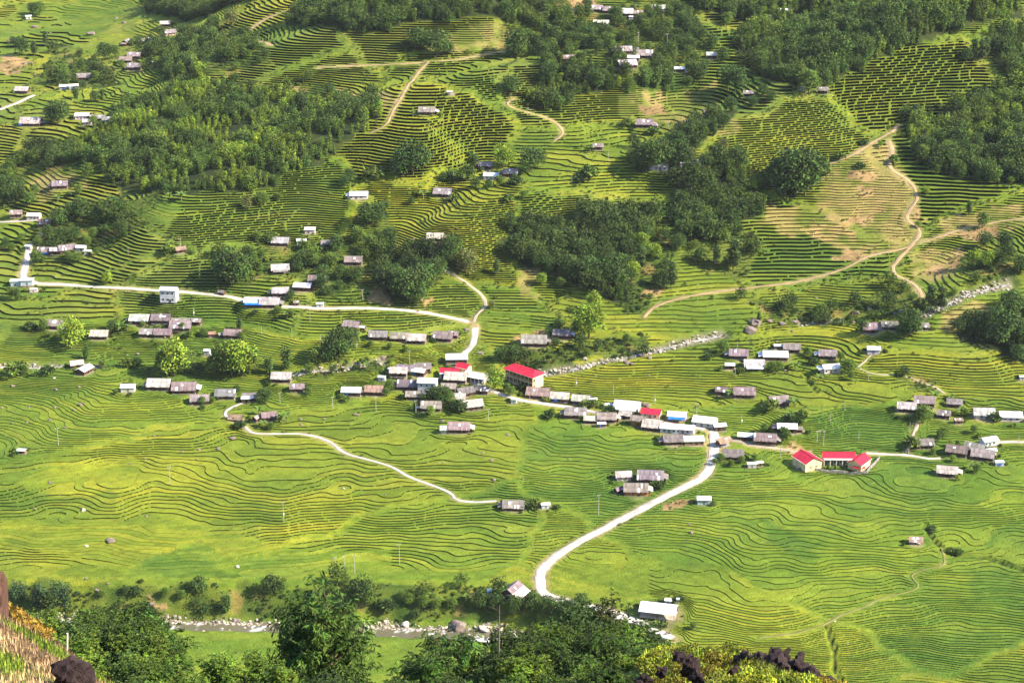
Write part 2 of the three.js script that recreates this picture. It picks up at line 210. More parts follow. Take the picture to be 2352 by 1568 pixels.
// parcels: families of terraces with their own step, parted by bunds and footways
const gk = new Float32Array(G), gedge = new Float32Array(G), gid = new Float32Array(G);
const seedAt = (i, j) => [(i + .15 + .7 * hash2(i + 301, j)) , (j + .15 + .7 * hash2(i, j + 777))];
function parcel(x, z, hill) { const low = hill < .5, WX = low ? 270 : 112, WZ = low ? 130 : 74; const wx = x + noise(x / 30, z / 30) * 9 + noise(x / 9 + 7, z / 9) * 2.5, wz = z + noise(x / 30 + 60, z / 30) * 9 + noise(x / 9, z / 9 + 20) * 2.5; const X = wx / WX + (low ? 40 : 0), Y = wz / WZ, I = Math.floor(X), J = Math.floor(Y); let a = 1e9, b = 1e9, id = 0; for (let j = J - 1; j <= J + 1; j++) for (let i = I - 1; i <= I + 1; i++) { const [sx, sy] = seedAt(i, j), d = Math.hypot((X - sx) * WX, (Y - sy) * WZ); if (d < a) { b = a; a = d; id = hash2(i * 3 + 11, j * 5 + 2); } else if (d < b) b = d; } return [id, b - a]; }
const gwood = new Float32Array(G), gcol = new Float32Array(G * 3), grice = new Float32Array(G);
function coverGround() {
  const box = areas.map(([, P]) => [Math.min(...P.map(p => p[0])), Math.max(...P.map(p => p[0])), Math.min(...P.map(p => p[1])), Math.max(...P.map(p => p[1]))]);
  for (let k = 0; k < G; k++) {
    const x = gx[k], z = gz[k], wx = x + noise(x / 9, z / 9) * 3.5 + noise(x / 3, z / 3), wz = z + noise(x / 9 + 50, z / 9) * 3.5;
    const on = {}; areas.forEach(([kind, P], i) => { const b = box[i]; if (wx > b[0] && wx < b[1] && wz > b[2] && wz < b[3] && inPoly(wx, wz, P)) on[kind] = 1; });
    const hill = smooth(25, 70, gh[k]), far = smooth(1150, 1500, -z);
    const n1 = fbm(x / 60 + 7, z / 60, 3), n2 = fbm(x / 16, z / 16 + 3, 3), n3 = noise(x / 4.5, z / 4.5);
    let rice = 1, m = -.25 + .12 * hill + (.5 - .25 * hill) * smooth(.25, .48, fbm(x / 34 + 91, z / 22, 3)) + (.2 - .2 * hill) * smooth(.2, .6, noise(x / 11 + 31, z / 9));
    // rice: fresh green to ripe yellow-green
    let t = clamp(.5 + n1 * .75 + n2 * .3 - hill * .1, 0, 1);
    if (on.yellow) t = clamp(t + .38, 0, 1.15); if (on.green) t = clamp(t - .45, 0, 1);
    let r = lerp(.094, .19, t), g = lerp(.15, .228, t), b = lerp(.018, .02, t);
    if (hill > 0) { // grassy, weedy slope terraces
      const q = smooth(-.1, .5, fbm(x / 45 + 31, z / 45 + 8, 3)) * hill * .6; r = lerp(r, .17, q); g = lerp(g, .19, q); b = lerp(b, .035, q);
    }
    const [pid, edge] = parcel(x, z, hill); gid[k] = pid; gedge[k] = edge; gk[k] = lerp(.68, lerp(1.05, 1.15, hill), hash2(Math.floor(pid * 9999), 5));
    { const bund = 1 - smooth(1, 2.4, edge), dt = (hash2(Math.floor(pid * 9999), 8) - .5); r *= 1 + dt * .42; g *= 1 + dt * .16; m = Math.max(m, hash2(Math.floor(pid * 9999), 3) < .13 ? .45 : 0); if (bund > 0) { m = Math.max(m, bund); const q = bund * lerp(.1, .3, hill) * clamp(.6 + n3, 0, 1); r = lerp(r, .15, q); g = lerp(g, .155, q); b = lerp(b, .03, q); } }
    if (on.flat) m = Math.max(m, .72 + .25 * smooth(-.1, .2, n2));
    const soilN = smooth(.28, .5, fbm(x / 11 + 5, z / 11, 3) + .1 * n3);
    if (on.dry) { const q = smooth(-.5, .35, n2 + n3 * .3); r = lerp(.13, .27, q); g = lerp(.165, .225, q); b = lerp(.025, .07, q); r = lerp(r, .36, soilN * .7); g = lerp(g, .25, soilN * .7); b = lerp(b, .1, soilN * .7); m = .45; rice = .25; m = Math.max(m, 1 - smooth(1.4, 4, edge)); }
    if (on.scrub) { const q = clamp(.5 + n2 * 1.3, 0, 1); r = lerp(.035, .12, q); g = lerp(.07, .155, q); b = lerp(.012, .022, q); r = lerp(r, .3, soilN * .5); g = lerp(g, .2, soilN * .5); b = lerp(b, .08, soilN * .4); m = Math.max(.6 + .3 * n2, 1 - smooth(2.4, 4.6, edge)); rice = .1; }
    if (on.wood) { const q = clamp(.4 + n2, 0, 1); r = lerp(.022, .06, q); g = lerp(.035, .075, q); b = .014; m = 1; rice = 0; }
    if (on.soil) { const q = .75 + n3 * .2 + n2 * .3; r = .4 * q; g = .27 * q; b = .12 * q; m = .95; rice = 0; }
    if (on.soil) m = Math.max(m, 1 - smooth(2.4, 4.6, edge));
    if (z > -770 && !on.scrub && x < 60) { const q = smooth(-757, -770, z); m = Math.max(m, 1 - q * .5); }
    gwood[k] = on.wood ? 1 : 0; gm[k] = clamp(gm[k] > .001 ? Math.max(m, gm[k]) : m, -.5, 1);
    // verges, yards, stream beds, river bed
    const rd = grd[k]; if (rd < 3) { const q = (1 - smooth(.2, 1.8 + n3, rd)); const e = clamp(.5 + n2 * 1.5, 0, 1); r = lerp(r, lerp(.12, .34, e), q); g = lerp(g, lerp(.14, .27, e), q); b = lerp(b, lerp(.03, .13, e), q); rice *= 1 - q; }
    for (const p of pads) { const d = Math.hypot(x - p[0], z - p[1]); if (d < p[2] + 2) { const q = (1 - smooth(p[2] * .55, p[2] + .5, d + n3 * 1.5)) * .85, e = clamp(.5 + n2 * 1.4, 0, 1); r = lerp(r, lerp(.07, .34, e), q); g = lerp(g, lerp(.1, .27, e), q); b = lerp(b, lerp(.02, .16, e), q); rice *= 1 - q; } }
    for (const [P, w] of streams) { const d = segDist(x, z, P)[0]; if (d < w * 1.3) { const q = 1 - smooth(w * .4, w, d + n3 * 1.5 + n2 * 3); r = lerp(r, .17, q); g = lerp(g, .17, q); b = lerp(b, .09, q); rice *= 1 - q; } }
    if (z > -760) { const [d] = segDist(x, z, riverPts), q = 1 - smooth(7, 10, d + n3 * 1.5); r = lerp(r, .3, q); g = lerp(g, .25, q); b = lerp(b, .17, q); rice *= 1 - q; }
    for (const P of ditches) { const d = segDist(x, z, P)[0]; if (d < 3) { const q = 1 - smooth(.3, 1.1, d); r = lerp(r, .03, q); g = lerp(g, .045, q); b = lerp(b, .012, q); rice *= 1 - q; } }
    gcol[k * 3] = r; gcol[k * 3 + 1] = g; gcol[k * 3 + 2] = b; grice[k] = rice;
  }
}
// ---------- terrace levels: step grows from the valley floor to the slope ----------
const gu = new Float32Array(G), gs = new Float32Array(G);
const stepAt = h => lerp(.48, 1.25, smooth(22, 80, h));
const levels = []; { let u = 0; for (let h = -30; h < 420; h += .5) { levels.push(u); u += .5 / stepAt(h + .25); } }
const levelOf = h => { const f = clamp((h + 30) * 2, 0, levels.length - 1.001), i = f | 0; return lerp(levels[i], levels[i + 1], f - i); };
const drop = (h, u, m, s) => h - (1 - m) * s * (u - Math.floor(u) - .5);
function ground(x, z) { const h = sample(gh, x, z), m = sample(gm, x, z); return -z < Z0 + 2 || m > .97 ? h : drop(h, sample(gu, x, z), m, sample(gs, x, z)); }
function buildTerrain() {
  for (let r = 0; r < NR; r++) for (let c = 0; c < NC; c++) { const k = r * (NC + 1) + c, q = k + NC + 1; if (gid[k] != gid[k + 1] || gid[k] != gid[q] || gid[k] != gid[q + 1]) gm[k] = gm[k + 1] = gm[q] = gm[q + 1] = 1; }
  const nx = new Float32Array(G), nz = new Float32Array(G);
  for (let k = 0; k < G; k++) { gu[k] = levelOf(gh[k]) / gk[k] + gid[k] * 3; gs[k] = stepAt(gh[k]) * gk[k]; }
  for (let r = 0; r <= NR; r++) for (let c = 0; c <= NC; c++) { const k = r * (NC + 1) + c, e = 1.8; nx[k] = (sample(gh, gx[k] + e, gz[k]) - sample(gh, gx[k] - e, gz[k])) / (2 * e); nz[k] = (sample(gh, gx[k], gz[k] + e) - sample(gh, gx[k], gz[k] - e)) / (2 * e); }
  const CH = 400000; let pos = [], nor = [], cl = [], n = 0, cp, cn, cc, at = CH;
  const grow = () => { cp = new Float32Array(CH * 3); cn = new Float32Array(CH * 3); cc = new Float32Array(CH * 3); pos.push(cp); nor.push(cn); cl.push(cc); at = 0; };
  const put = (x, y, z, a, b, c, r, g, bl) => { if (at >= CH) grow(); const o = at * 3; cp[o] = x; cp[o + 1] = y; cp[o + 2] = z; cn[o] = a; cn[o + 1] = b; cn[o + 2] = c; cc[o] = r; cc[o + 1] = g; cc[o + 2] = bl; at++; n++; };
  // a corner: x, z, h, u, m, s, r, g, b, rice, nx, nz
  const corner = k => [gx[k], gz[k], gh[k], gu[k], gm[k], gs[k], gcol[k * 3], gcol[k * 3 + 1], gcol[k * 3 + 2], grice[k], nx[k], nz[k]];
  const mix = (A, B, t) => A.map((a, i) => a + (B[i] - a) * t);
  const clip = (P, lv, keepAbove) => { const R = []; for (let i = 0; i < P.length; i++) { const A = P[i], B = P[(i + 1) % P.length], a = keepAbove ? A[3] - lv : lv - A[3], b = keepAbove ? B[3] - lv : lv - B[3]; if (a >= 0) R.push(A); if ((a > 0 && b < 0) || (a < 0 && b > 0)) { const M = A[3] < B[3] ? mix(A, B, (lv - A[3]) / (B[3] - A[3])) : mix(B, A, (lv - B[3]) / (A[3] - B[3])); M[3] = lv; R.push(M); } } return R; };
  const emit = (P, k) => {
    const V = P.map(p => {
      const f = p[3] - k, q = 1 - p[4], y = p[2] - q * p[5] * (f - .5), R = p[9];
      const tint = noise(p[0] * .022 + k * 7.31, p[1] * .022 + k * 3.77), fine = noise(p[0] * .33 + k, p[1] * .33);
      const lip = R * q * smooth(.72, 1, 1 - f) * .14;                      // sunlit outer edge painted into the rice colour
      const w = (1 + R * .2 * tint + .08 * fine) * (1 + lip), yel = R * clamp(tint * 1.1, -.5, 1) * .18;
      const gl = Math.sqrt(1 + (p[4] * p[10]) ** 2 + (p[4] * p[11]) ** 2);
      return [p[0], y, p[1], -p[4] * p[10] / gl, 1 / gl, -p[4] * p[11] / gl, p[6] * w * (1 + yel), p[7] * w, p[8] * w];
    });
    for (let i = 1; i + 1 < V.length; i++) { put(...V[0]); put(...V[i]); put(...V[i + 1]); }
  };
  const riser = (A, B, lv) => { // drop from level lv down to the tread below
    const qa = (1 - A[4]) * A[5], qb = (1 - B[4]) * B[5]; if (qa < .03 && qb < .03) return;
    const g = Math.hypot(A[10] + B[10], A[11] + B[11]) + 1e-6, n0 = -(A[10] + B[10]) / g * .94, n1 = -(A[11] + B[11]) / g * .94, up = .34;
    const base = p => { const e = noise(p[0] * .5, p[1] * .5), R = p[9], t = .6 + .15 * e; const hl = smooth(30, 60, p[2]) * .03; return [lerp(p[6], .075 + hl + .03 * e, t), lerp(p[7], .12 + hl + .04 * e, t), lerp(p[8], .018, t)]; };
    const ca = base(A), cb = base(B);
    const a0 = [A[0], A[2] + qa * .5, A[1]], a1 = [A[0], A[2] - qa * .5, A[1]], b0 = [B[0], B[2] + qb * .5, B[1]], b1 = [B[0], B[2] - qb * .5, B[1]];
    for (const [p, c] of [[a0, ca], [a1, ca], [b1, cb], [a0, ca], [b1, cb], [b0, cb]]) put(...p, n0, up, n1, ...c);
  };
  const tri = (i, j, l) => {
    const P = [corner(i), corner(j), corner(l)], u0 = Math.min(P[0][3], P[1][3], P[2][3]), u1 = Math.max(P[0][3], P[1][3], P[2][3]);
    let k = Math.floor(u0); const k1 = Math.floor(u1);
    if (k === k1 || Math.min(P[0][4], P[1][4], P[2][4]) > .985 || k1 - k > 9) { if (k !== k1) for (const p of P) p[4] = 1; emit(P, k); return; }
    for (; k <= k1; k++) {
      let Q = P; if (k > u0) Q = clip(Q, k, true); if (k + 1 < u1) Q = clip(Q, k + 1, false);
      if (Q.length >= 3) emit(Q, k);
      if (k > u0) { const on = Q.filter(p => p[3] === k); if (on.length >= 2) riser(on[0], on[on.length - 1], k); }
    }
  };
  for (let r = 0; r < NR; r++) for (let c = 0; c < NC; c++) { const k = r * (NC + 1) + c, q = k + NC + 1; if ((r + c) & 1) { tri(k, k + 1, q); tri(k + 1, q + 1, q); } else { tri(k, k + 1, q + 1); tri(k, q + 1, q); } }
  const join = L => { const R = new Float32Array(n * 3); let o = 0; L.forEach((a, i) => { const m = i == L.length - 1 ? at * 3 : CH * 3; R.set(a.subarray(0, m), o); o += m; }); return R; };
  const geo = new THREE.BufferGeometry(), P = join(pos);
  geo.setAttribute('position', new THREE.BufferAttribute(P, 3)); geo.setAttribute('normal', new THREE.BufferAttribute(join(nor), 3)); geo.setAttribute('color', new THREE.BufferAttribute(join(cl), 3));
  const uv = new Float32Array(n * 2); for (let i = 0; i < n; i++) { uv[i * 2] = P[i * 3] / 23; uv[i * 2 + 1] = (P[i * 3 + 2] - P[i * 3 + 1] * 1.3) / 23; }
  geo.setAttribute('uv', new THREE.BufferAttribute(uv, 2));
  console.log('terrain triangles', n / 3);
  return geo;
}
// tileable grey grain: tufts and rows of young rice
function grainTexture(size, seed, lo, hi, fn) { const d = new Uint8Array(size * size * 4); for (let j = 0; j < size; j++) for (let i = 0; i < size; i++) { const v = clamp(fn(i / size, j / size), 0, 1), o = (j * size + i) * 4; d[o] = d[o + 1] = d[o + 2] = (lo + (hi - lo) * v) * 255; d[o + 3] = 255; } const t = new THREE.DataTexture(d, size, size); t.wrapS = t.wrapT = THREE.RepeatWrapping; t.magFilter = THREE.LinearFilter; t.minFilter = THREE.LinearMipmapLinearFilter; t.generateMipmaps = true; t.needsUpdate = true; return t; }
function tnoise(x, y, p) { const w = (i, n) => ((i % n) + n) % n, i = Math.floor(x), j = Math.floor(y); let u = x - i, v = y - j; u = u * u * (3 - 2 * u); v = v * v * (3 - 2 * v); const h = (a, b) => hash2(w(a, p) + 7 * p, w(b, p)); return lerp(lerp(h(i, j), h(i + 1, j), u), lerp(h(i, j + 1), h(i + 1, j + 1), u), v); }
const tf = (u, v, p, o) => { let s = 0, a = .5, t = 0; for (let k = 0; k < o; k++) { s += a * tnoise(u * p, v * p, p); t += a; p *= 2; a *= .62; } return s / t; };
const grain = grainTexture(1024, 1, .62, 1, (u, v) => .5 + (tf(u, v, 8, 7) - .5) * 1.9);
const grainBump = grainTexture(1024, 2, 0, 1, (u, v) => .5 + (tf(u + .3, v, 32, 5) - .5) * 1.8);
// ---------- geometry helpers ----------
function paint(g, c, jit, R) { const n = g.attributes.position.count, a = new Float32Array(n * 3), q = jit ? 1 + (R() - .5) * jit : 1; for (let i = 0; i < n; i++) { a[i * 3] = c[0] * q; a[i * 3 + 1] = c[1] * q; a[i * 3 + 2] = c[2] * q; } g.setAttribute('color', new THREE.BufferAttribute(a, 3)); return g; }
function metres(g) { // box-mapped uv in metres
  const p = g.attributes.position, n = g.attributes.normal, u = new Float32Array(p.count * 2);
  for (let i = 0; i < p.count; i++) { const ax = Math.abs(n.getX(i)), ay = Math.abs(n.getY(i)), az = Math.abs(n.getZ(i)); if (ax > ay && ax > az) { u[i * 2] = p.getZ(i); u[i * 2 + 1] = p.getY(i); } else if (az > ay) { u[i * 2] = p.getX(i); u[i * 2 + 1] = p.getY(i); } else { u[i * 2] = p.getX(i); u[i * 2 + 1] = p.getZ(i); } }
  g.setAttribute('uv', new THREE.BufferAttribute(u, 2)); return g;
}
const box = (w, h, d, x, y, z, c = [1, 1, 1]) => paint(metres(new THREE.BoxGeometry(w, h, d).translate(x, y, z)), c);
const merge = L => { const g = mergeGeometries(L.map(g => g.index ? g.toNonIndexed() : g)); return g; };
const tube = (a, b, ra, rb, c = [1, 1, 1], seg = 6) => { const A = new THREE.Vector3(...a), B = new THREE.Vector3(...b), d = B.clone().sub(A), L = d.length(); const g = new THREE.CylinderGeometry(rb, ra, L, seg, 1).translate(0, L / 2, 0); g.applyQuaternion(new THREE.Quaternion().setFromUnitVectors(new THREE.Vector3(0, 1, 0), d.normalize())); g.translate(...a); return paint(g, c); };
function rockGeo(seed, det = 2, rough = .28, c = [.3, .26, .24]) {
  const g = mergeVertices(new THREE.IcosahedronGeometry(1, det).deleteAttribute('uv').deleteAttribute('normal')), p = g.attributes.position, R = rng(seed), cuts = [];
  for (let i = 0; i < 7; i++) { const v = new THREE.Vector3(R() - .5, R() - .35, R() - .5).normalize(); cuts.push([v, .62 + R() * .3]); }
  for (let i = 0; i < p.count; i++) { const v = new THREE.Vector3().fromBufferAttribute(p, i); for (const [n, d] of cuts) { const e = v.dot(n) - d; if (e > 0) v.addScaledVector(n, -e * .85); } const q = 1 + rough * (noise(v.x * 1.7 + seed, v.y * 1.7 + v.z) + .5 * noise(v.x * 4 + seed, v.z * 4 - v.y * 3)); v.multiplyScalar(q); p.setXYZ(i, v.x, v.y, v.z); }
  const h = toCreasedNormals(g, .5), m = h.attributes.position, a = new Float32Array(m.count * 3);
  for (let i = 0; i < m.count; i++) { const q = 1 + .3 * noise(m.getX(i) * 3 + seed, m.getY(i) * 3 + m.getZ(i) * 2); a[i * 3] = c[0] * q; a[i * 3 + 1] = c[1] * q; a[i * 3 + 2] = c[2] * q; }
  h.setAttribute('color', new THREE.BufferAttribute(a, 3)); h.setAttribute('uv', new THREE.BufferAttribute(new Float32Array(m.count * 2).map((_, i) => i & 1 ? m.getY(i >> 1) + m.getZ(i >> 1) : m.getX(i >> 1)), 2)); return h;
}
// ---------- materials ----------
const std = (o) => new THREE.MeshPhysicalMaterial(Object.assign({ vertexColors: true, roughness: .9, specularIntensity: .3, side: THREE.DoubleSide }, o));
const plankTex = grainTexture(512, 3, .45, 1, (u, v) => { const k = Math.floor(u * 16), e = Math.abs(u * 16 - k - .5) * 2; return .3 + .5 * hash2(k, 3) + .35 * (tnoise(u * 128, v * 8, 128) - .5) + .2 * (tf(u, v, 4, 4) - .5) - (e > .9 ? .5 : 0); });
const stainTex = grainTexture(512, 4, .55, 1, (u, v) => .62 + (tf(u, v, 4, 6) - .5) * 1.7 + .25 * (tnoise(u * 96, v * 6, 96) - .5));
const pebbleTex = grainTexture(512, 5, .6, 1, (u, v) => .5 + (tf(u, v, 24, 5) - .5) * 1.8);
const rep = (t, x, y = x) => { const c = t.clone(); c.repeat.set(x, y); c.needsUpdate = true; return c; };
const M = {
  roof: std({ map: rep(stainTex, .22), bumpMap: rep(plankTex, .3), bumpScale: .05 }),
  metal: std({ map: rep(stainTex, .12), roughness: .5, metalness: 0 }),
  wall: std({ map: rep(plankTex, .28), bumpMap: rep(plankTex, .28), bumpScale: .03 }),
  plaster: std({ map: rep(stainTex, .13) }),
  rock: std({ map: rep(stainTex, .9), bumpMap: rep(pebbleTex, .8), bumpScale: .12, roughness: .95 }),
  road: std({ map: rep(stainTex, .09), roughness: .95 }),
  dirt: std({ map: rep(pebbleTex, .11), bumpMap: rep(pebbleTex, .2), bumpScale: .1, roughness: 1 }),
  plain: std({}), glass: std({ roughness: .15, specularIntensity: .8 }),
};
const RED = [.5, .022, .05], WHITE = [.62, .64, .67], GREY = [.235, .2, .19], DARK = [.15, .128, .128], CREAM = [.62, .5, .3], PALE = [.37, .335, .315], WOOD = [.1, .062, .042], CONC = [.52, .51, .52], BROWN = [.24, .17, .13], TARP = [.02, .16, .6];
// ---------- roads as slabs with worn edges ----------
function ribbon(R, seed, c, lift) {
  const pos = [], idx = [], cl = [], uv = []; let s = 0; const n = R.P.length, w = R.w / 2;
  const off = [-1, -.86, -.3, .3, .86, 1];
  for (let i = 0; i < n; i++) {
    const a = R.P[Math.max(0, i - 1)], b = R.P[Math.min(n - 1, i + 1)], dx = b[0] - a[0], dz = b[1] - a[1], L = Math.hypot(dx, dz) || 1, nx = -dz / L, nz = dx / L; if (i) s += Math.hypot(R.P[i][0] - R.P[i - 1][0], R.P[i][1] - R.P[i - 1][1]);
    off.forEach((o, j) => { const e = Math.abs(o) > .8 ? o * (1 + (c[2] < .3 ? .5 : .16) * noise(s / 3 + j * 9, seed) + (c[2] < .3 ? .3 : .08) * noise(s / 1.1 + j * 5, seed + 3)) : o, x = R.P[i][0] + nx * e * w, z = R.P[i][1] + nz * e * w; pos.push(x, R.h[i] + lift - (Math.abs(o) == 1 ? .45 : 0) + (Math.abs(o) < .5 ? .03 : 0), z); const q = 1 + .16 * noise(x / 5, z / 5) + .14 * noise(x / 1.5, z / 1.5) - (Math.abs(o) == .3 ? .08 : 0) + (Math.abs(o) == 1 ? -.35 : Math.abs(o) > .8 ? -.06 : 0); cl.push(c[0] * q, c[1] * q, c[2] * q); uv.push(e * w, s); });
    if (i) for (let j = 0; j < 5; j++) { const p = (i - 1) * 6 + j, q = i * 6 + j; idx.push(p, q, p + 1, p + 1, q, q + 1); }
  }
  const g = new THREE.BufferGeometry(); g.setAttribute('position', new THREE.Float32BufferAttribute(pos, 3)); g.setAttribute('color', new THREE.Float32BufferAttribute(cl, 3)); g.setAttribute('uv', new THREE.Float32BufferAttribute(uv, 2)); g.setIndex(idx); g.computeVertexNormals(); return g;
}
function buildRoads() { roads.forEach((r, i) => { const c = { c: [.46, .43, .38], d: [.42, .35, .25], e: [.4, .28, .15], g: [.2, .2, .06] }[r[3]]; top(r[0], ribbon(roadLines[i], i * 7 + 1, c, r[3] == 'c' ? .16 : .1), r[3] == 'c' ? M.road : M.dirt, r[1], r[0].includes('road') || r[0].includes('street') || r[0].includes('lane') ? 'road' : 'path', null, 'structure'); }); }
// ---------- farmhouses and sheds ----------
const houses = [];  // surveyed: tile, foot of the front wall in the tile, apparent width, turn, style, label, extras
function house(c, r, x, y, w, yaw, style, label, ex = {}) { houses.push({ v: tile(c, r, x, y), w, yaw: yaw * Math.PI / 180, style, label, ex }); }
function surveyHouses() {
  for (const h of houses) {
    const p = hit(...h.v), depth = project(...p)[2], mpz = depth * Z / FOC, q = h.ex.ratio || .7, aw = h.w * mpz;
    h.L = h.ex.L || aw / (Math.cos(h.yaw) + q * Math.abs(Math.sin(h.yaw))) * .95; h.L *= h.ex.L ? 1 : 1.08; h.W = h.ex.W || clamp(h.L * q, 2.2, 8.6); h.L = Math.max(h.L, 2);
    const back = Math.max(0, h.W / 2 - .4); h.p = [p[0] - Math.sin(h.yaw) * back, p[2] - Math.cos(h.yaw) * back]; h.y = sample(gh, ...h.p);
    pads.push([h.p[0], h.p[1], Math.hypot(h.L, h.W) / 2 + (h.ex.yard || 1), h.y]);
  }
}
function roofGeo(L, W, rise, over, c, mode, R) { // two slopes of sheets or planks laid up the slope, with a ridge cap
  const list = [], half = W / 2 + over, pitch = Math.atan2(rise, W / 2), S = half / Math.cos(pitch), n = mode == 'plank' ? Math.max(5, Math.round(L / .75)) : Math.max(3, Math.round(L / 1.4));
  for (const side of [1, -1]) {
    const courses = mode == 'plank' ? 2 : 1;
    for (let k = 0; k < courses; k++) { let x = -L / 2 - over; const end = L / 2 + over; for (let i = 0; i < n && x < end - .05; i++) {
      let w = (L + 2 * over) / n * (mode == 'plank' ? .7 + R() * .6 : 1); if (i == n - 1 || x + w > end) w = end - x;
      const s0 = k ? S * .47 : 0, s1 = (courses == 2 && !k) ? S * .53 : S + (mode == 'plank' ? (R() - .6) * .35 : 0), len = s1 - s0;
      let cc = c; if (mode == 'plank') { const q = .72 + R() * .56; cc = [c[0] * q, c[1] * q, c[2] * q]; if (R() < .04) cc = [.6, .6, .62]; } else { const q = .96 + R() * .08; cc = c.map(v => v * q); }
      const g = box(w * 1.0, .06, len, 0, 0, 0, cc); g.translate(x + w / 2, (mode == 'plank' ? R() * .05 : 0) + (k ? 0 : .05), s0 + len / 2); g.rotateX(pitch); if (side < 0) g.rotateY(Math.PI); g.translate(0, rise, 0); list.push(g); x += w;
    } }
  }
  list.push(box(L + 2 * over, .1, .42, 0, rise + .07, 0, c.map(v => v * 1.12)));
  return merge(list);
}
function gableWalls(L, W, H, rise, c) { const g = []; const t = .16; g.push(box(L, H, t, 0, H / 2, W / 2 - t / 2, c), box(L, H, t, 0, H / 2, -W / 2 + t / 2, c), box(t, H, W - 2 * t, L / 2 - t / 2, H / 2, 0, c), box(t, H, W - 2 * t, -L / 2 + t / 2, H / 2, 0, c));
  if (rise > .3) for (const s of [1, -1]) { const sh = new THREE.Shape([new THREE.Vector2(-W / 2 + .02, 0), new THREE.Vector2(W / 2 - .02, 0), new THREE.Vector2(0, rise - .06)]); g.push(paint(metres(new THREE.ExtrudeGeometry(sh, { depth: t, bevelEnabled: false }).rotateY(Math.PI / 2).translate(s > 0 ? L / 2 - t : -L / 2, H, 0)), c.map(v => v * 1.05))); }
  return merge(g); }
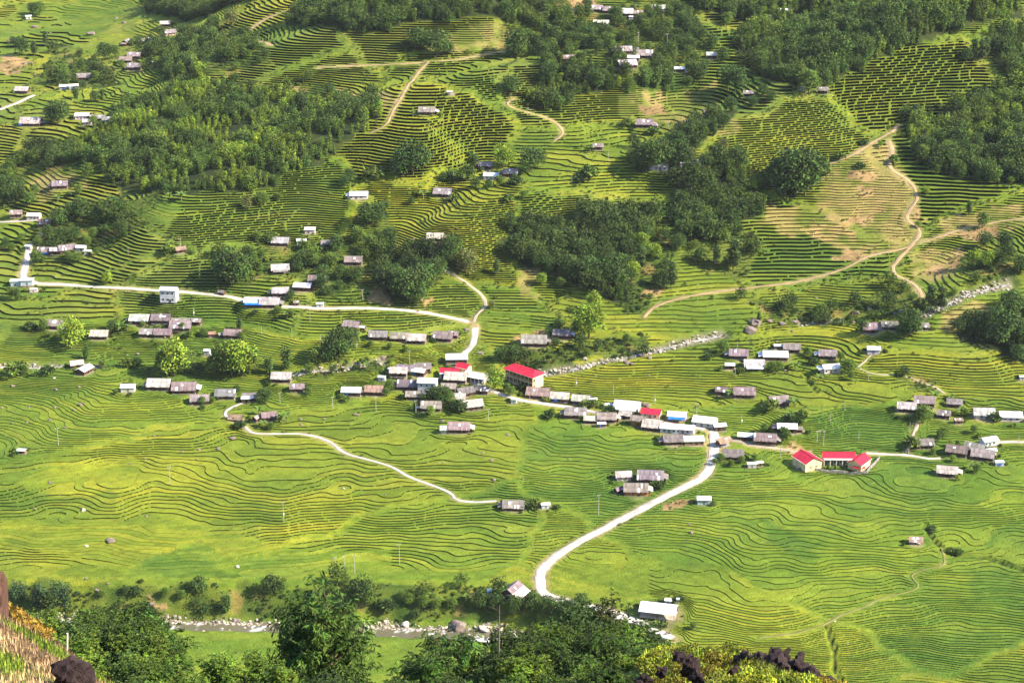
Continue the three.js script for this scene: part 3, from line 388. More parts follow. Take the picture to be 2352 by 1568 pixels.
function buildHouse(h, i) {
  const R = rng(1000 + i * 13), s = h.style, L = h.L, W = h.W, ex = h.ex;
  const base = s[0], mode = 'gGdBp'.includes(base) ? 'plank' : 'sheet';
  const rc = { g: GREY, G: DARK, d: [.195, .167, .166], B: BROWN, p: PALE, w: WHITE, c: [.66, .62, .55], r: RED, k: [.5, .52, .56] }[base].map(v => v * (.9 + R() * .2));
  const wc = { o: WOOD, m: [.2, .13, .08], y: CREAM, n: CONC, u: [.42, .2, .07] }[s[1] || 'o'].map(v => v * (.85 + R() * .3)), wm = 'yn'.includes(s[1] || 'o') ? M.plaster : M.wall;
  const hut = L < 4.2, H = ex.H || (hut ? 1.9 : 2.3 + R() * .4), rise = ex.rise ?? (W / 2) * (mode == 'plank' ? .66 : hut ? .3 : .42), over = ex.over ?? (hut ? .3 : mode == 'plank' ? .75 : .45);
  const t = thing(ex.name || (hut ? 'hut' : 'farmhouse'), h.label, ex.cat || (hut ? 'hut' : 'house'), [h.p[0], h.y, h.p[1]], h.yaw, ex.group);
  if (ex.open) { const g = []; for (const a of [-1, 0, 1]) for (const b of [1, -1]) g.push([a * (L / 2 - .2), b * (W / 2 - .2)]); for (const [x, z] of g) part('post', box(.2, H, .2, x, H / 2, z, WOOD), M.wall, t); part('wall', box(L - .5, H - .2, .12, 0, (H - .2) / 2, -W / 2 + .45, wc), wm, t); part('floor', box(L, .18, W, 0, .1, 0, [.4, .34, .28]), M.plaster, t); }
  else {
    part('wall', gableWalls(L, W, H, rise, wc), wm, t);
    part('plinth', box(L + .5, .5, W + .5, 0, -.1, 0, [.3, .27, .24]), M.plaster, t);
    if (!hut) { const dx = (R() - .5) * L * .3; part('door', box(1.1, 1.85, .08, dx, 1.05, W / 2 + .03, wc.map(v => v * .35)), M.wall, t);
      for (const a of [-1, 1]) if (L > 7) part('window', box(.9, .8, .07, dx + a * L * .28, 1.35, W / 2 + .03, [.02, .02, .022]), M.plain, t);
      if (mode == 'plank' && L > 6) for (const a of [-1, -.34, .34, 1]) part('post', box(.14, H + .1, .14, a * (L / 2 - .1), H / 2, W / 2 + over - .25, WOOD), M.wall, t); }
    else part('door', box(.8, 1.5, .06, 0, .8, W / 2 + .03, wc.map(v => v * .4)), M.wall, t);
    for (const s of [1, -1]) part('wall_beam', box(L + .1, .16, .18, 0, H - .08, s * (W / 2 + .01), WOOD), M.wall, t);
  }
  const rf = part('roof', roofGeo(L, W, rise, over, rc, mode, R).translate(0, H + .03, 0), mode == 'plank' ? M.roof : M.metal, t);
  if (mode == 'plank' && R() < .45 && !hut) part('roof_patch', box(.8 + R(), .05, .9 + R() * .6, 0, 0, 0, [.62, .62, .66]).rotateX(Math.atan2(rise, W / 2)).translate((R() - .5) * L * .6, H + rise * .55 + .22, W * .24), M.metal, rf);
  // lean-to at an end or along the front
  const lean = ex.lean || (!ex.plain && mode == 'plank' && L > 7 && R() < .55 ? 'g' + (R() < .5 ? 'l' : 'r') : '');
  if (lean) { const [lc, where] = lean, cc = { g: GREY.map(v => v * .9), w: WHITE, b: TARP, c: [.6, .52, .42] }[lc]; const l = new THREE.Group(); l.name = 'lean_to'; t.add(l);
    const lr = (w, d, x, z, a, ry) => { const g = []; const n = Math.max(3, Math.round(w / .9)); for (let k = 0; k < n; k++) g.push(box(w / n, .06, d, -w / 2 + (k + .5) * w / n, R() * .04, 0, cc.map(v => v * (lc == 'g' ? .75 + R() * .5 : .95 + R() * .1)))); const m = merge(g).rotateX(a); if (ry) m.rotateY(ry); return m.translate(x, 0, z); };
    if (where == 'f') { part('awning', lr(L * .9, 2.6, 0, W / 2 + over + 1.0, .2).translate(0, H - .35, 0), lc == 'g' ? M.roof : M.metal, l); for (const a of [-1, 1]) part('post', box(.12, H - .6, .12, a * L * .42, (H - .6) / 2, W / 2 + over + 2.0, WOOD), M.wall, l); }
    else { const sg = where == 'l' ? -1 : 1, lw = W * .8, ld = 2.6; part('awning', lr(lw, ld, sg * (L / 2 + over * .6 + 1.2), 0, .3, sg * Math.PI / 2).translate(0, H - .15, 0), lc == 'g' ? M.roof : M.metal, l); part('wall', box(ld - 1, H - .7, lw - .6, sg * (L / 2 + (ld - 1) / 2 + .02), (H - .7) / 2, -.1, wc), wm, l); } }
  if (ex.tarp) part('tarpaulin', box(ex.tarp, 1.1, .06, ex.tx ?? -L * .2, H * .55, W / 2 + over + .05, TARP), M.metal, t);
  h.obj = t;
}
// ---------- the houses, tile by tile ----------
// upper left valley
house(0, 0, 1130, 186, 62, 5, 'po', 'small grey roofed house behind the gabled hut in the dark upper left trees');
house(0, 0, 1168, 242, 84, 28, 'gy', 'gabled hut with a pale end wall beside the dark upper left wood', { plain: 1 });
house(0, 0, 887, 306, 62, 78, 'do', 'steep grey roofed house end-on, left of the three in the upper left hamlet');
house(0, 0, 965, 300, 46, 10, 'go', 'small grey roofed shed between the end-on house and the white hut');
house(0, 0, 1037, 287, 48, 15, 'wn', 'little white roofed hut right of the upper left hamlet');
house(0, 0, 915, 402, 82, -5, 'go', 'grey roofed house topmost of the lower cluster in the upper left hamlet');
house(0, 0, 858, 436, 76, 0, 'do', 'grey roofed house left in the lower cluster of the upper left hamlet');
house(0, 0, 1062, 442, 38, 5, 'wn', 'tiny white walled hut against the dark trees of the upper left wood');
house(0, 0, 918, 487, 88, -4, 'go', 'grey roofed house lowest in the upper left hamlet', { lean: 'gl' });
house(0, 0, 575, 556, 92, 12, 'do', 'steep thatch-grey house with dark front beside upper left trees', { H: 2.8 });
house(0, 0, 440, 617, 60, 0, 'wn', 'white roofed shed under the bushes of the upper left bench');
house(0, 0, 507, 612, 66, 15, 'cn', 'cream roofed shed partly behind a dark bamboo clump, upper left');
house(0, 0, 145, 642, 88, -6, 'po', 'pale grey roofed house above the white valley road at the left edge');
house(0, 0, 197, 135, 42, 20, 'kn', 'small hut with bluish white roof near the top left corner');
house(0, 0, 205, 872, 134, -3, 'po', 'long pale roofed farmhouse with a blue tarp above shaded left terraces', { tarp: 2.2, tx: -6, lean: 'gr' });
house(0, 0, 560, 822, 92, 4, 'cn', 'low whitish shed left of the walled hillside farm on the left');
house(0, 0, 630, 820, 44, 70, 'Go', 'narrow dark roofed shed set end-on in the walled left farm');
house(0, 0, 682, 832, 70, -14, 'go', 'grey roofed house in the middle of the walled left farm');
house(0, 0, 737, 842, 64, -8, 'gn', 'grey roofed house with pale walls at the right of the walled left farm', { tarp: 1.2 });
house(0, 0, 598, 854, 52, 0, 'pn', 'low pale shed in front of the walled left farm');
house(0, 0, 412, 1306, 100, 8, 'do', 'grey roofed house among banana plants below the reddish left slope');
house(0, 0, 110, 1488, 76, 6, 'go', 'grey roofed house half hidden by trees above the left edge road');
house(0, 0, 228, 1504, 86, -3, 'cn', 'cream and white roofed house beside the left edge road');
house(0, 0, 308, 1556, 84, 12, 'Bo', 'brown roofed house at the end of the left edge road');
// upper centre hamlet
house(1, 0, 1585, 110, 78, -18, 'do', 'grey roofed house leftmost in the top centre hamlet');
house(1, 0, 1740, 94, 88, 4, 'go', 'grey roofed house second from left in the top centre hamlet');
house(1, 0, 1832, 100, 84, -8, 'go', 'grey roofed house joined to its left neighbour in the top centre hamlet');
house(1, 0, 1936, 124, 108, -4, 'po', 'pale plank roofed house in the middle of the top centre hamlet');
house(1, 0, 2030, 118, 56, -4, 'go', 'short grey roofed shed right of the pale plank roofed house at top');
house(1, 0, 1980, 136, 30, 0, 'kn', 'tiny bluish white shed below the pale plank roofed house at top', { L: 2.6 });
house(1, 0, 2170, 92, 82, -3, 'pn', 'pale roofed house rightmost in the top centre hamlet');
house(1, 0, 1775, 190, 102, -6, 'cn', 'whitish plank roofed house on its own below the top centre hamlet');
house(1, 0, 1932, 372, 104, 2, 'go', 'long grey roofed barn above the dark tree mass, upper centre');
house(1, 0, 2004, 364, 48, 0, 'po', 'short grey shed joined to the right end of the long barn');
house(1, 0, 2065, 406, 120, -3, 'go', 'long grey roofed house stepping down right of the long barn');
house(1, 0, 1998, 424, 72, 0, 'co', 'low pale roofed shed below the long barn');
house(1, 0, 1560, 430, 70, 0, 'Bo', 'brownish roofed house deep among the upper centre trees');
house(1, 0, 1962, 496, 132, 16, 'po', 'wide grey gabled house beside a bright green plot, upper centre', { plain: 1 });
house(1, 0, 2312, 497, 64, 0, 'wo', 'whitish striped roof house on the orange bank, upper right of centre');
house(1, 0, 583, 800, 104, -4, 'do', 'grey roofed farmhouse above the terraced hollow, upper centre', { lean: 'wr' });
house(1, 0, 741, 653, 36, 5, 'cn', 'tiny lone hut on the wide upper rice slope');
house(1, 0, 2072, 890, 108, -4, 'do', 'grey roofed farmhouse with garden below the tan slope');
house(1, 0, 2142, 880, 38, -4, 'ko', 'small pale shed at the right end of the garden farmhouse');
house(1, 0, 2318, 884, 60, 10, 'Go', 'dark roofed shed at the edge of trees right of the garden farmhouse');
house(1, 0, 1755, 1030, 58, 0, 'do', 'grey roofed house behind a banana plant on the mid slope');
house(1, 0, 985, 1166, 82, -4, 'go', 'grey roofed house with orange wall beside the bright green tree', { tarp: 0 });
house(1, 0, 1022, 1232, 104, -8, 'kn', 'bluish white roofed house below the bright green tree');
house(1, 0, 1156, 1210, 88, -3, 'do', 'grey roofed house right below the bright green tree');
house(1, 0, 2176, 1194, 112, -8, 'cn', 'cream roofed house at the end of the striped spur terraces', { lean: 'wl' });
house(1, 0, 688, 1358, 122, -10, 'go', 'grey roofed house beside the white gully in the middle slope');
house(1, 0, 120, 1380, 118, 2, 'wn', 'white roofed house above curled green terraces left of centre', { lean: 'wl' });
// upper right
house(2, 0, 200, 410, 66, -5, 'po', 'grey roofed house at the lip of the shaded terraces, upper right');
house(2, 0, 10, 500, 40, 0, 'wn', 'small white roofed shed left of the shaded terraces, upper right');
house(2, 0, 700, 104, 84, -5, 'wn', 'white roofed house deep in the top right forest');
house(2, 0, 600, 136, 34, 0, 'kn', 'little pale hut left of the white roofed forest house');
house(2, 0, 726, 70, 32, 60, 'do', 'little grey hut above the white roofed forest house');
house(2, 0, 446, 664, 56, -5, 'do', 'grey roofed hut between dark trees on the right hillside');
house(2, 0, 52, 866, 70, 5, 'go', 'grey roofed house under bamboo at the centre right trees');
house(2, 0, 182, 796, 70, 15, 'Go', 'dark roofed house in shade of the centre right trees');
house(2, 0, 955, 650, 68, -10, 'do', 'grey roofed house on the crest of the striped right terraces');
house(2, 0, 815, 624, 34, 0, 'wn', 'small white hut left of the round tree on the terrace crest');
house(2, 0, 38, 1172, 108, -2, 'wn', 'bright white flat fronted building beside the dark grove', { H: 3.2, rise: .3, ratio: .4, over: .1 });
house(2, 0, 132, 1154, 72, 18, 'do', 'grey roofed shed right of the bright white building');
// middle left
house(0, 1, 193, 142, 46, -15, 'wn', 'white hut at the top of the pale upper road, left');
house(0, 1, 288, 66, 50, 15, 'Bo', 'brown roofed hut above the pale upper road, left');
house(0, 1, 305, 184, 96, -6, 'do', 'grey roofed house with blue tarp front, left village', { tarp: 3, tx: 1 });
house(0, 1, 380, 192, 60, -3, 'po', 'pale grey shed right of the blue tarp house');
house(0, 1, 465, 172, 118, 22, 'do', 'large dark gabled house in the left village', { plain: 1 });
house(0, 1, 552, 156, 66, -8, 'wn', 'white roofed annex right of the large dark gabled house');
house(0, 1, 600, 172, 42, 0, 'cn', 'small cream walled store rightmost in the left village');
house(0, 1, 112, 398, 72, 4, 'wn', 'white house left half of the pair at the left road bend', { H: 3.4, rise: .5 });
house(0, 1, 186, 398, 82, 3, 'wn', 'pinkish white house right half of the pair at the left road bend', { H: 3.2, rise: .4 });
house(0, 1, 230, 432, 52, 5, 'cn', 'low walled concrete yard building below the left road bend', { H: 1.6, rise: .15, over: 0 });
house(0, 1, 1240, 168, 66, 25, 'Bo', 'thatched field hut in the smooth green rice, left of centre');
house(0, 1, 1915, 128, 110, -6, 'po', 'pale grey farmhouse at the right end of the smooth green field', { lean: 'wl' });
house(0, 1, 2062, 112, 62, 6, 'wn', 'white roofed shed with satellite dish behind the centre left trees');
house(0, 1, 2120, 38, 66, 0, 'cn', 'cream hut with white front above the centre left trees');
house(0, 1, 2240, 132, 80, 8, 'do', 'faded grey house behind bushes, centre left slope');
house(0, 1, 1918, 304, 116, 8, 'po', 'grey gabled house with white ridge sheet, centre left', { lean: 'gf' });
house(0, 1, 2168, 388, 112, -2, 'Go', 'dark thatched house with pole in front, centre left', { H: 2.6 });
house(0, 1, 2064, 434, 122, -8, 'wo', 'clean white roofed house in the centre left hamlet', { plain: 1 });
house(0, 1, 1918, 462, 106, 6, 'po', 'pale grey roofed house left of the clean white roof');
house(0, 1, 1856, 488, 62, 10, 'do', 'grey shed at the left end of the centre left hamlet');
house(0, 1, 2026, 516, 38, 10, 'go', 'small grey hut by the upper road below the clean white roof');
house(0, 1, 2188, 528, 46, 0, 'wn', 'white roofed hut where a path leaves the upper road');
house(0, 1, 1740, 552, 136, -2, 'co', 'pale roofed roadside shop with blue tarps', { tarp: 2.4, tx: -2, lean: 'bf', H: 2.6 });
house(0, 1, 1842, 556, 122, -2, 'po', 'pale grey roofed house right of the blue tarp shop');
house(0, 1, 1510, 448, 44, -20, 'do', 'small grey shed where the upper road dips', { L: 3.5 });
house(0, 1, 370, 694, 118, -10, 'go', 'grey roofed house beside the big round tree, left', { plain: 1 });
house(0, 1, 950, 662, 122, -3, 'po', 'pale grey roofed house leftmost of the row behind banana plants');
house(0, 1, 1098, 658, 120, -3, 'Go', 'dark mossy roofed house in the row behind banana plants');
house(0, 1, 1232, 662, 118, -3, 'do', 'grey roofed house in the row, right of the dark mossy roof', { plain: 1 });
house(0, 1, 1232, 706, 136, -3, 'do', 'long shed with shaded blue front below the row');
house(0, 1, 1342, 662, 58, -10, 'go', 'small grey shed at the right end of the row');
house(0, 1, 1008, 748, 96, -4, 'go', 'left half of the twin grey barn facing the yellow terraces', { plain: 1 });
house(0, 1, 1112, 752, 110, -4, 'do', 'right half of the twin grey barn facing the yellow terraces', { plain: 1 });
house(0, 1, 676, 762, 110, -2, 'po', 'faded grey house behind a small bush, left fields');
house(0, 1, 1590, 756, 112, -6, 'do', 'grey plank house beside leafy bushes, centre left fields');
house(0, 1, 1520, 742, 52, 25, 'go', 'grey shed joined left of the plank house in the fields');
house(0, 1, 1450, 738, 50, 15, 'Bo', 'small brown roofed shed left of the plank house in the fields');
house(0, 1, 1416, 866, 48, -5, 'wn', 'tall narrow white hut between the two leafy trees', { H: 3, L: 3.2, W: 2.6 });
house(0, 1, 530, 950, 88, 20, 'po', 'pale roofed house behind the white gabled house by the stream', { plain: 1 });
house(0, 1, 605, 984, 110, 65, 'wo', 'white gabled house end-on by the rocky stream, left');
house(0, 1, 875, 1114, 92, 3, 'wn', 'bright white roofed house leftmost of the lower farm row', { plain: 1 });
house(0, 1, 1082, 1106, 148, -3, 'po', 'large pale grey roofed house in the lower farm row', { lean: 'gl' });
house(0, 1, 1258, 1130, 152, 2, 'do', 'large ribbed grey roofed house rightmost of the lower farm row', { lean: 'wr' });
house(0, 1, 1366, 1200, 116, 4, 'go', 'grey roofed house with a pen below the lower farm row');
house(0, 1, 1538, 1166, 124, -1, 'do', 'straight grey roofed barn above the garden, lower left', { plain: 1 });
house(0, 1, 1706, 1172, 86, 4, 'do', 'steep grey roofed house at the top of the footpath', { plain: 1 });
house(0, 1, 1683, 1186, 58, 5, 'wo', 'small white shed in front of the steep house at the footpath');
house(0, 1, 1922, 1058, 124, -2, 'po', 'pale grey house alone on terraces left of the village');
house(0, 1, 2032, 1118, 86, 4, 'do', 'grey roofed house hidden by shrubs left of the village');
house(0, 1, 1768, 1314, 62, 55, 'go', 'grey wing set end-on in the tree-ringed footpath farm');
house(0, 1, 1845, 1308, 104, 16, 'do', 'grey roofed main house of the tree-ringed footpath farm', { plain: 1 });
house(0, 1, 1606, 1308, 88, -12, 'Bo', 'low thatched pen beside the footpath farm', { H: 1.5 });
house(0, 1, 146, 1536, 56, -6, 'wm', 'small lone white hut in the rice at the left');
// middle centre
house(1, 1, 640, 104, 104, -5, 'po', 'grey plank house alone before the dark woods, centre');
house(1, 1, 82, 252, 108, -2, 'do', 'dark grey house beside shaded terraces, left of centre');
house(1, 1, 62, 692, 116, -18, 'go', 'tall grey gabled house with white awning above the village', { plain: 1, H: 2.8 });
house(1, 1, 135, 694, 52, -15, 'wo', 'white awning shed right of the tall grey gabled house');
house(1, 1, 250, 768, 116, -4, 'do', 'grey roofed house leftmost in the row above the village');
house(1, 1, 394, 774, 108, -4, 'go', 'grey roofed house second in the row above the village', { plain: 1 });
house(1, 1, 510, 794, 126, -5, 'po', 'pale grey roofed house third in the row above the village', { plain: 1 });
house(1, 1, 688, 772, 138, -14, 'do', 'ribbed grey roofed house fourth in the row above the village', { plain: 1 });
house(1, 1, 766, 750, 62, -14, 'go', 'small grey end shed of the row above the village');
house(1, 1, 1316, 820, 160, -3, 'go', 'big weathered grey house below the tan garden, centre', { lean: 'gr' });
house(1, 1, 1505, 758, 114, -8, 'do', 'grey house with white lean-to behind the tan garden, centre', { lean: 'wr' });
house(1, 1, 790, 940, 140, 2, 'wo', 'big white roofed hall where the pale road enters the village', { plain: 1, H: 2.6 });
house(1, 1, 436, 982, 116, -10, 'do', 'long ribbed grey house, back row of the village on the left', { plain: 1 });
house(1, 1, 556, 972, 108, 5, 'Go', 'dark ribbed grey house right of the long ribbed one in the back row', { plain: 1 });
house(1, 1, 520, 1006, 110, -20, 'co', 'pale crooked roofed shop with blue awning, back of the village', { tarp: 1.6, plain: 1 });
house(1, 1, 390, 1024, 108, -3, 'po', 'pale grey shed below the long ribbed house');
house(1, 1, 345, 982, 46, 0, 'wn', 'tiny white hut at the left tip of the village back row');
house(1, 1, 276, 1036, 50, -10, 'wn', 'white tarp covered hut left of the village gardens');
house(1, 1, 452, 1106, 132, -6, 'Go', 'dark grey house left of the two-storey concrete house', { plain: 1, H: 2.6 });
house(1, 1, 368, 1084, 54, -8, 'do', 'grey shed left of the dark grey house in the village');
house(1, 1, 732, 1112, 92, -5, 'go', 'low grey roofed house below the red roofed house');
house(1, 1, 778, 1062, 148, -8, 'po', 'patchwork roofed shelter in front of the red roofed house', { plain: 1 });
house(1, 1, 858, 1142, 124, 24, 'Go', 'dark gabled house in the shade at the village centre', { plain: 1, H: 2.5 });
house(1, 1, 960, 1130, 88, -14, 'Go', 'dark roofed shed right of the dark gabled house');
house(1, 1, 66, 1150, 128, -3, 'wo', 'bright white roofed barn at the left end of the village front', { plain: 1, tarp: 1 });
house(1, 1, 222, 1142, 112, -3, 'Bo', 'grassy brown-grey roofed house right of the bright white barn', { plain: 1 });
house(1, 1, 160, 1136, 42, 0, 'do', 'narrow grey shed between the white barn and the grassy roof');
house(1, 1, 492, 1170, 92, -3, 'go', 'grey roofed house before the two-storey concrete house');
house(1, 1, 790, 1190, 104, -5, 'po', 'faded grey house among shrubs at the village front');
house(1, 1, 614, 1252, 128, -2, 'go', 'grey roofed house with climbing plants at the village front', { plain: 1 });
house(1, 1, 536, 1242, 34, 0, 'ko', 'small bluish hut left of the house with climbing plants');
house(1, 1, 908, 1242, 140, 18, 'po', 'pale slanting roof house with a blue patch, village front', { lean: 'gl' });
house(1, 1, 802, 1394, 138, -3, 'go', 'grey roofed farmhouse alone in rice below the village', { lean: 'cr' });
house(1, 1, 716, 1396, 64, 0, 'pn', 'small pale annex left of the farmhouse alone below the village');
house(1, 1, 1180, 1194, 38, -8, 'cn', 'plain stone tank house at the lane below the long school', { rise: .1, over: .05, H: 2 });
house(1, 1, 1340, 1160, 160, -12, 'go', 'long dark plank roofed house along the village street', { plain: 1 });
house(1, 1, 1490, 1184, 126, -10, 'po', 'pale roofed shop with blue goods along the village street', { tarp: 2, plain: 1 });
house(1, 1, 1634, 1200, 118, -12, 'po', 'crooked pale roofed house right of the blue goods shop', { plain: 1 });
house(1, 1, 1716, 1198, 60, 5, 'cn', 'small cream cottage right of the crooked pale roof');
house(1, 1, 1946, 1246, 186, -14, 'wn', 'long white roofed house with porch, east end of village street', { lean: 'wf', plain: 1, H: 2.6 });
house(1, 1, 1830, 1222, 52, -5, 'wn', 'small white annex left of the long white roofed house');
house(1, 1, 2112, 1288, 142, -14, 'ry', 'red roofed house among the white roofs of the roadside', { plain: 1 });
house(1, 1, 1600, 1294, 138, -4, 'do', 'grey house behind a bush in the middle field cluster', { lean: 'gl' });
house(1, 1, 1815, 1322, 116, -2, 'go', 'ribbed grey house right in the middle field cluster', { lean: 'cr', plain: 1 });
house(1, 1, 1700, 1326, 72, -3, 'po', 'low patched shed between the houses of the middle field cluster');
house(1, 1, 1780, 1352, 54, 4, 'wo', 'white tarp roofed stall with blue side in the middle field cluster', { tarp: .8 });
house(1, 1, 1938, 1296, 84, -20, 'po', 'pale slanting shed left of the orange timber house');
house(1, 1, 2026, 1346, 98, -18, 'gu', 'tall timber house with orange upper wall by the roadside', { H: 3.6, plain: 1 });
house(1, 1, 2122, 1378, 138, -14, 'po', 'long patched grey roofed house in the roadside row', { plain: 1 });
house(1, 1, 2292, 1306, 132, -10, 'cn', 'cream plank roofed shop with bright blue awning, roadside row', { lean: 'bf', plain: 1 });
house(1, 1, 2238, 1392, 128, -12, 'wn', 'broad white roofed house in the middle of the roadside row', { plain: 1, H: 2.6 });
// middle right
house(2, 1, 16, 1400, 128, -12, 'wn', 'white roofed house right of the broad white roof in the roadside row', { plain: 1 });
house(2, 1, -62, 1476, 126, 6, 'Go', 'dark grey gabled house below the roadside row', { lean: 'gl' });
house(2, 1, 78, 1476, 132, 3, 'cm', 'cream roofed timber house beside the road bend', { plain: 1 });
house(2, 1, 142, 1350, 176, -18, 'wn', 'long bright white roofed house at the top of the road', { plain: 1, H: 2.6 });
house(2, 1, 256, 1386, 88, 12, 'co', 'cream roofed kiosk right of the long bright white roof', { plain: 1 });
house(2, 1, 292, 1484, 104, 32, 'Bu', 'open brown roofed timber stall at the road junction', { open: 1, H: 2.6, tarp: .6 });
house(2, 1, 424, 1446, 96, -8, 'wo', 'white roofed shed on the lane right of the timber stall', { plain: 1 });
house(2, 1, 500, 1438, 52, -5, 'wn', 'small white porch roof beside the lane shed');
house(2, 1, 562, 1472, 146, -10, 'do', 'low grey roofed house on the lane before the orange cutting', { lean: 'gr' });
house(2, 1, 714, 1398, 130, -4, 'wo', 'white roofed house with grey end beside terraces above the red school', { lean: 'gl' });
house(2, 1, 790, 1392, 56, -3, 'do', 'grey end building right of the white house above the red school');
house(2, 1, 382, 892, 124, -8, 'do', 'grey roofed house leftmost in the right hand hamlet', { lean: 'wl' });
house(2, 1, 322, 962, 60, -4, 'wo', 'small white pen roof below the leftmost house of the right hamlet');
house(2, 1, 490, 972, 126, -2, 'pn', 'grey house with white lower roof in the right hamlet', { lean: 'wf', plain: 1 });
house(2, 1, 634, 908, 166, -4, 'wo', 'large bright white roofed house central in the right hamlet', { lean: 'wl', plain: 1 });
house(2, 1, 746, 852, 104, -4, 'do', 'dark thatch-like roof behind the large white roof, right hamlet', { plain: 1 });
house(2, 1, 652, 822, 52, -2, 'wo', 'little white shed left of the thatch-like roof, right hamlet');
house(2, 1, 992, 890, 114, -6, 'do', 'grey roofed house rightmost in the back of the right hamlet', { lean: 'wl' });
house(2, 1, 1022, 988, 128, 12, 'cn', 'pale roofed house on a stone base, front of the right hamlet', { lean: 'wl', plain: 1 });
house(2, 1, 1306, 850, 84, -3, 'kn', 'bluish white roofed shed above the stone wall, right', { plain: 1 });
house(2, 1, 1302, 720, 126, -3, 'do', 'dark grey house at the right end of the yellow rice', { plain: 1 });
house(2, 1, 1415, 694, 104, -3, 'Go', 'dark brown roofed house right of the yellow rice house', { plain: 1 });
house(2, 1, 1640, 700, 76, 4, 'do', 'half hidden grey house in trees below the right stream');
house(2, 1, 420, 1158, 138, -3, 'do', 'grey thatched house with timber front, right of the village', { plain: 1, yard: 2 });
house(2, 1, 266, 1136, 74, -3, 'Go', 'small dark shed left of the timber fronted house');
house(2, 1, 664, 1212, 136, 12, 'do', 'grey gabled house behind banana plants, right fields', { plain: 1, yard: 2 });
house(2, 1, 1530, 1262, 122, -8, 'po', 'pale ribbed house on the left of the garden farm, right', { plain: 1 });
house(2, 1, 1652, 1222, 136, -8, 'do', 'grey roofed house at the back of the garden farm, right', { plain: 1 });
house(2, 1, 1782, 1296, 86, -14, 'do', 'grey house hidden behind trees in the garden farm, right');
house(2, 1, 1856, 1220, 96, -10, 'do', 'grey roofed barn upper right of the garden farm');
house(2, 1, 1886, 1330, 52, 5, 'Bo', 'small brown hut below the garden farm trees');
house(2, 1, 2062, 1302, 132, -3, 'pn', 'pale roofed house left of the twin houses at the right edge', { plain: 1 });
house(2, 1, 2246, 1316, 148, -3, 'cn', 'cream roofed house right of the twin houses at the right edge', { plain: 1 });
house(2, 1, 2322, 1032, 36, 0, 'kn', 'small bluish roof at the right edge above the twin houses');
house(2, 1, 1656, 1504, 112, 3, 'Go', 'dark roofed house behind hedges left of the right farmyard', { plain: 1 });
house(2, 1, 1868, 1556, 150, -22, 'Go', 'wide dark grey roof, front left of the right farmyard', { plain: 1 });
house(2, 1, 1984, 1526, 148, -30, 'go', 'large grey slanting roof at the back of the right farmyard', { plain: 1, H: 2.8 });
house(2, 1, 2108, 1488, 122, 20, 'cn', 'cream roofed house at the back right of the farmyard', { plain: 1 });
house(2, 1, 2112, 1540, 70, 12, 'wn', 'small white roofed shed right in the farmyard');
house(2, 2, 2046, 52, 160, -18, 'go', 'broad grey roof, front right of the farmyard', { plain: 1 });
house(2, 2, 2166, 84, 58, 5, 'kn', 'little blue walled hut at the corner of the farmyard', { tarp: 1.4, tx: 0 });
house(2, 2, 1806, 158, 136, -12, 'po', 'light grey plank roofed house below the right farmyard', { lean: 'cr', plain: 1 });
house(2, 2, 345, 48, 130, -4, 'Go', 'dark thatched house buried in shrubs beside the road', { plain: 1 });
house(2, 2, 474, 98, 58, 4, 'wn', 'low white shed right of the shrub-buried house');
house(2, 2, 528, 88, 52, 20, 'co', 'small tent-like white roof right of the low white shed');
house(2, 2, 146, 352, 88, -2, 'kn', 'lone whitish hut in rice right of the road');
house(2, 2, 1594, 622, 78, -3, 'Bo', 'dark open field shelter by the pale clearing, lower right', { open: 1, H: 1.8 });
// lower centre
house(1, 2, 2112, 210, 168, -5, 'do', 'grey roofed house uphill of the orange walled farmhouse', { lean: 'gr', plain: 1 });
house(1, 2, 1932, 186, 100, 6, 'pn', 'whitish low shed behind the orange walled farmhouse');
house(1, 2, 2014, 292, 150, -2, 'du', 'farmhouse with orange timber wall beside the road', { lean: 'cr', plain: 1, H: 2.6, yard: 2 });
house(1, 2, 1905, 272, 66, 35, 'do', 'grey side wing left of the orange walled farmhouse');
house(1, 2, 1176, 396, 130, -2, 'go', 'steep brown-grey house where the footpath ends', { lean: 'gl', plain: 1, H: 2 });
house(1, 2, 1398, 376, 62, 10, 'cn', 'small cream ruin-like shed right of the footpath house');
house(1, 2, 1212, 975, 150, 62, 'do', 'grey gabled house behind the white porch at the river', { plain: 1, H: 3 });
house(1, 2, 1246, 1000, 150, 60, 'co', 'white gabled porch house beside the road at the river', { plain: 1, H: 2.2 });
house(1, 2, 1015, 968, 32, 0, 'wn', 'tiny white shrine-like hut left of the riverside house', { L: 2 });
house(1, 2, 2158, 1130, 250, -14, 'wo', 'big white roofed open shed beside the bridge road', { open: 1, H: 3, yard: 4, W: 9, L: 15, cat: 'shed', name: 'open_shed' });
house(1, 2, 2235, 1006, 46, -8, 'wn', 'small white tank hut behind the big open shed');
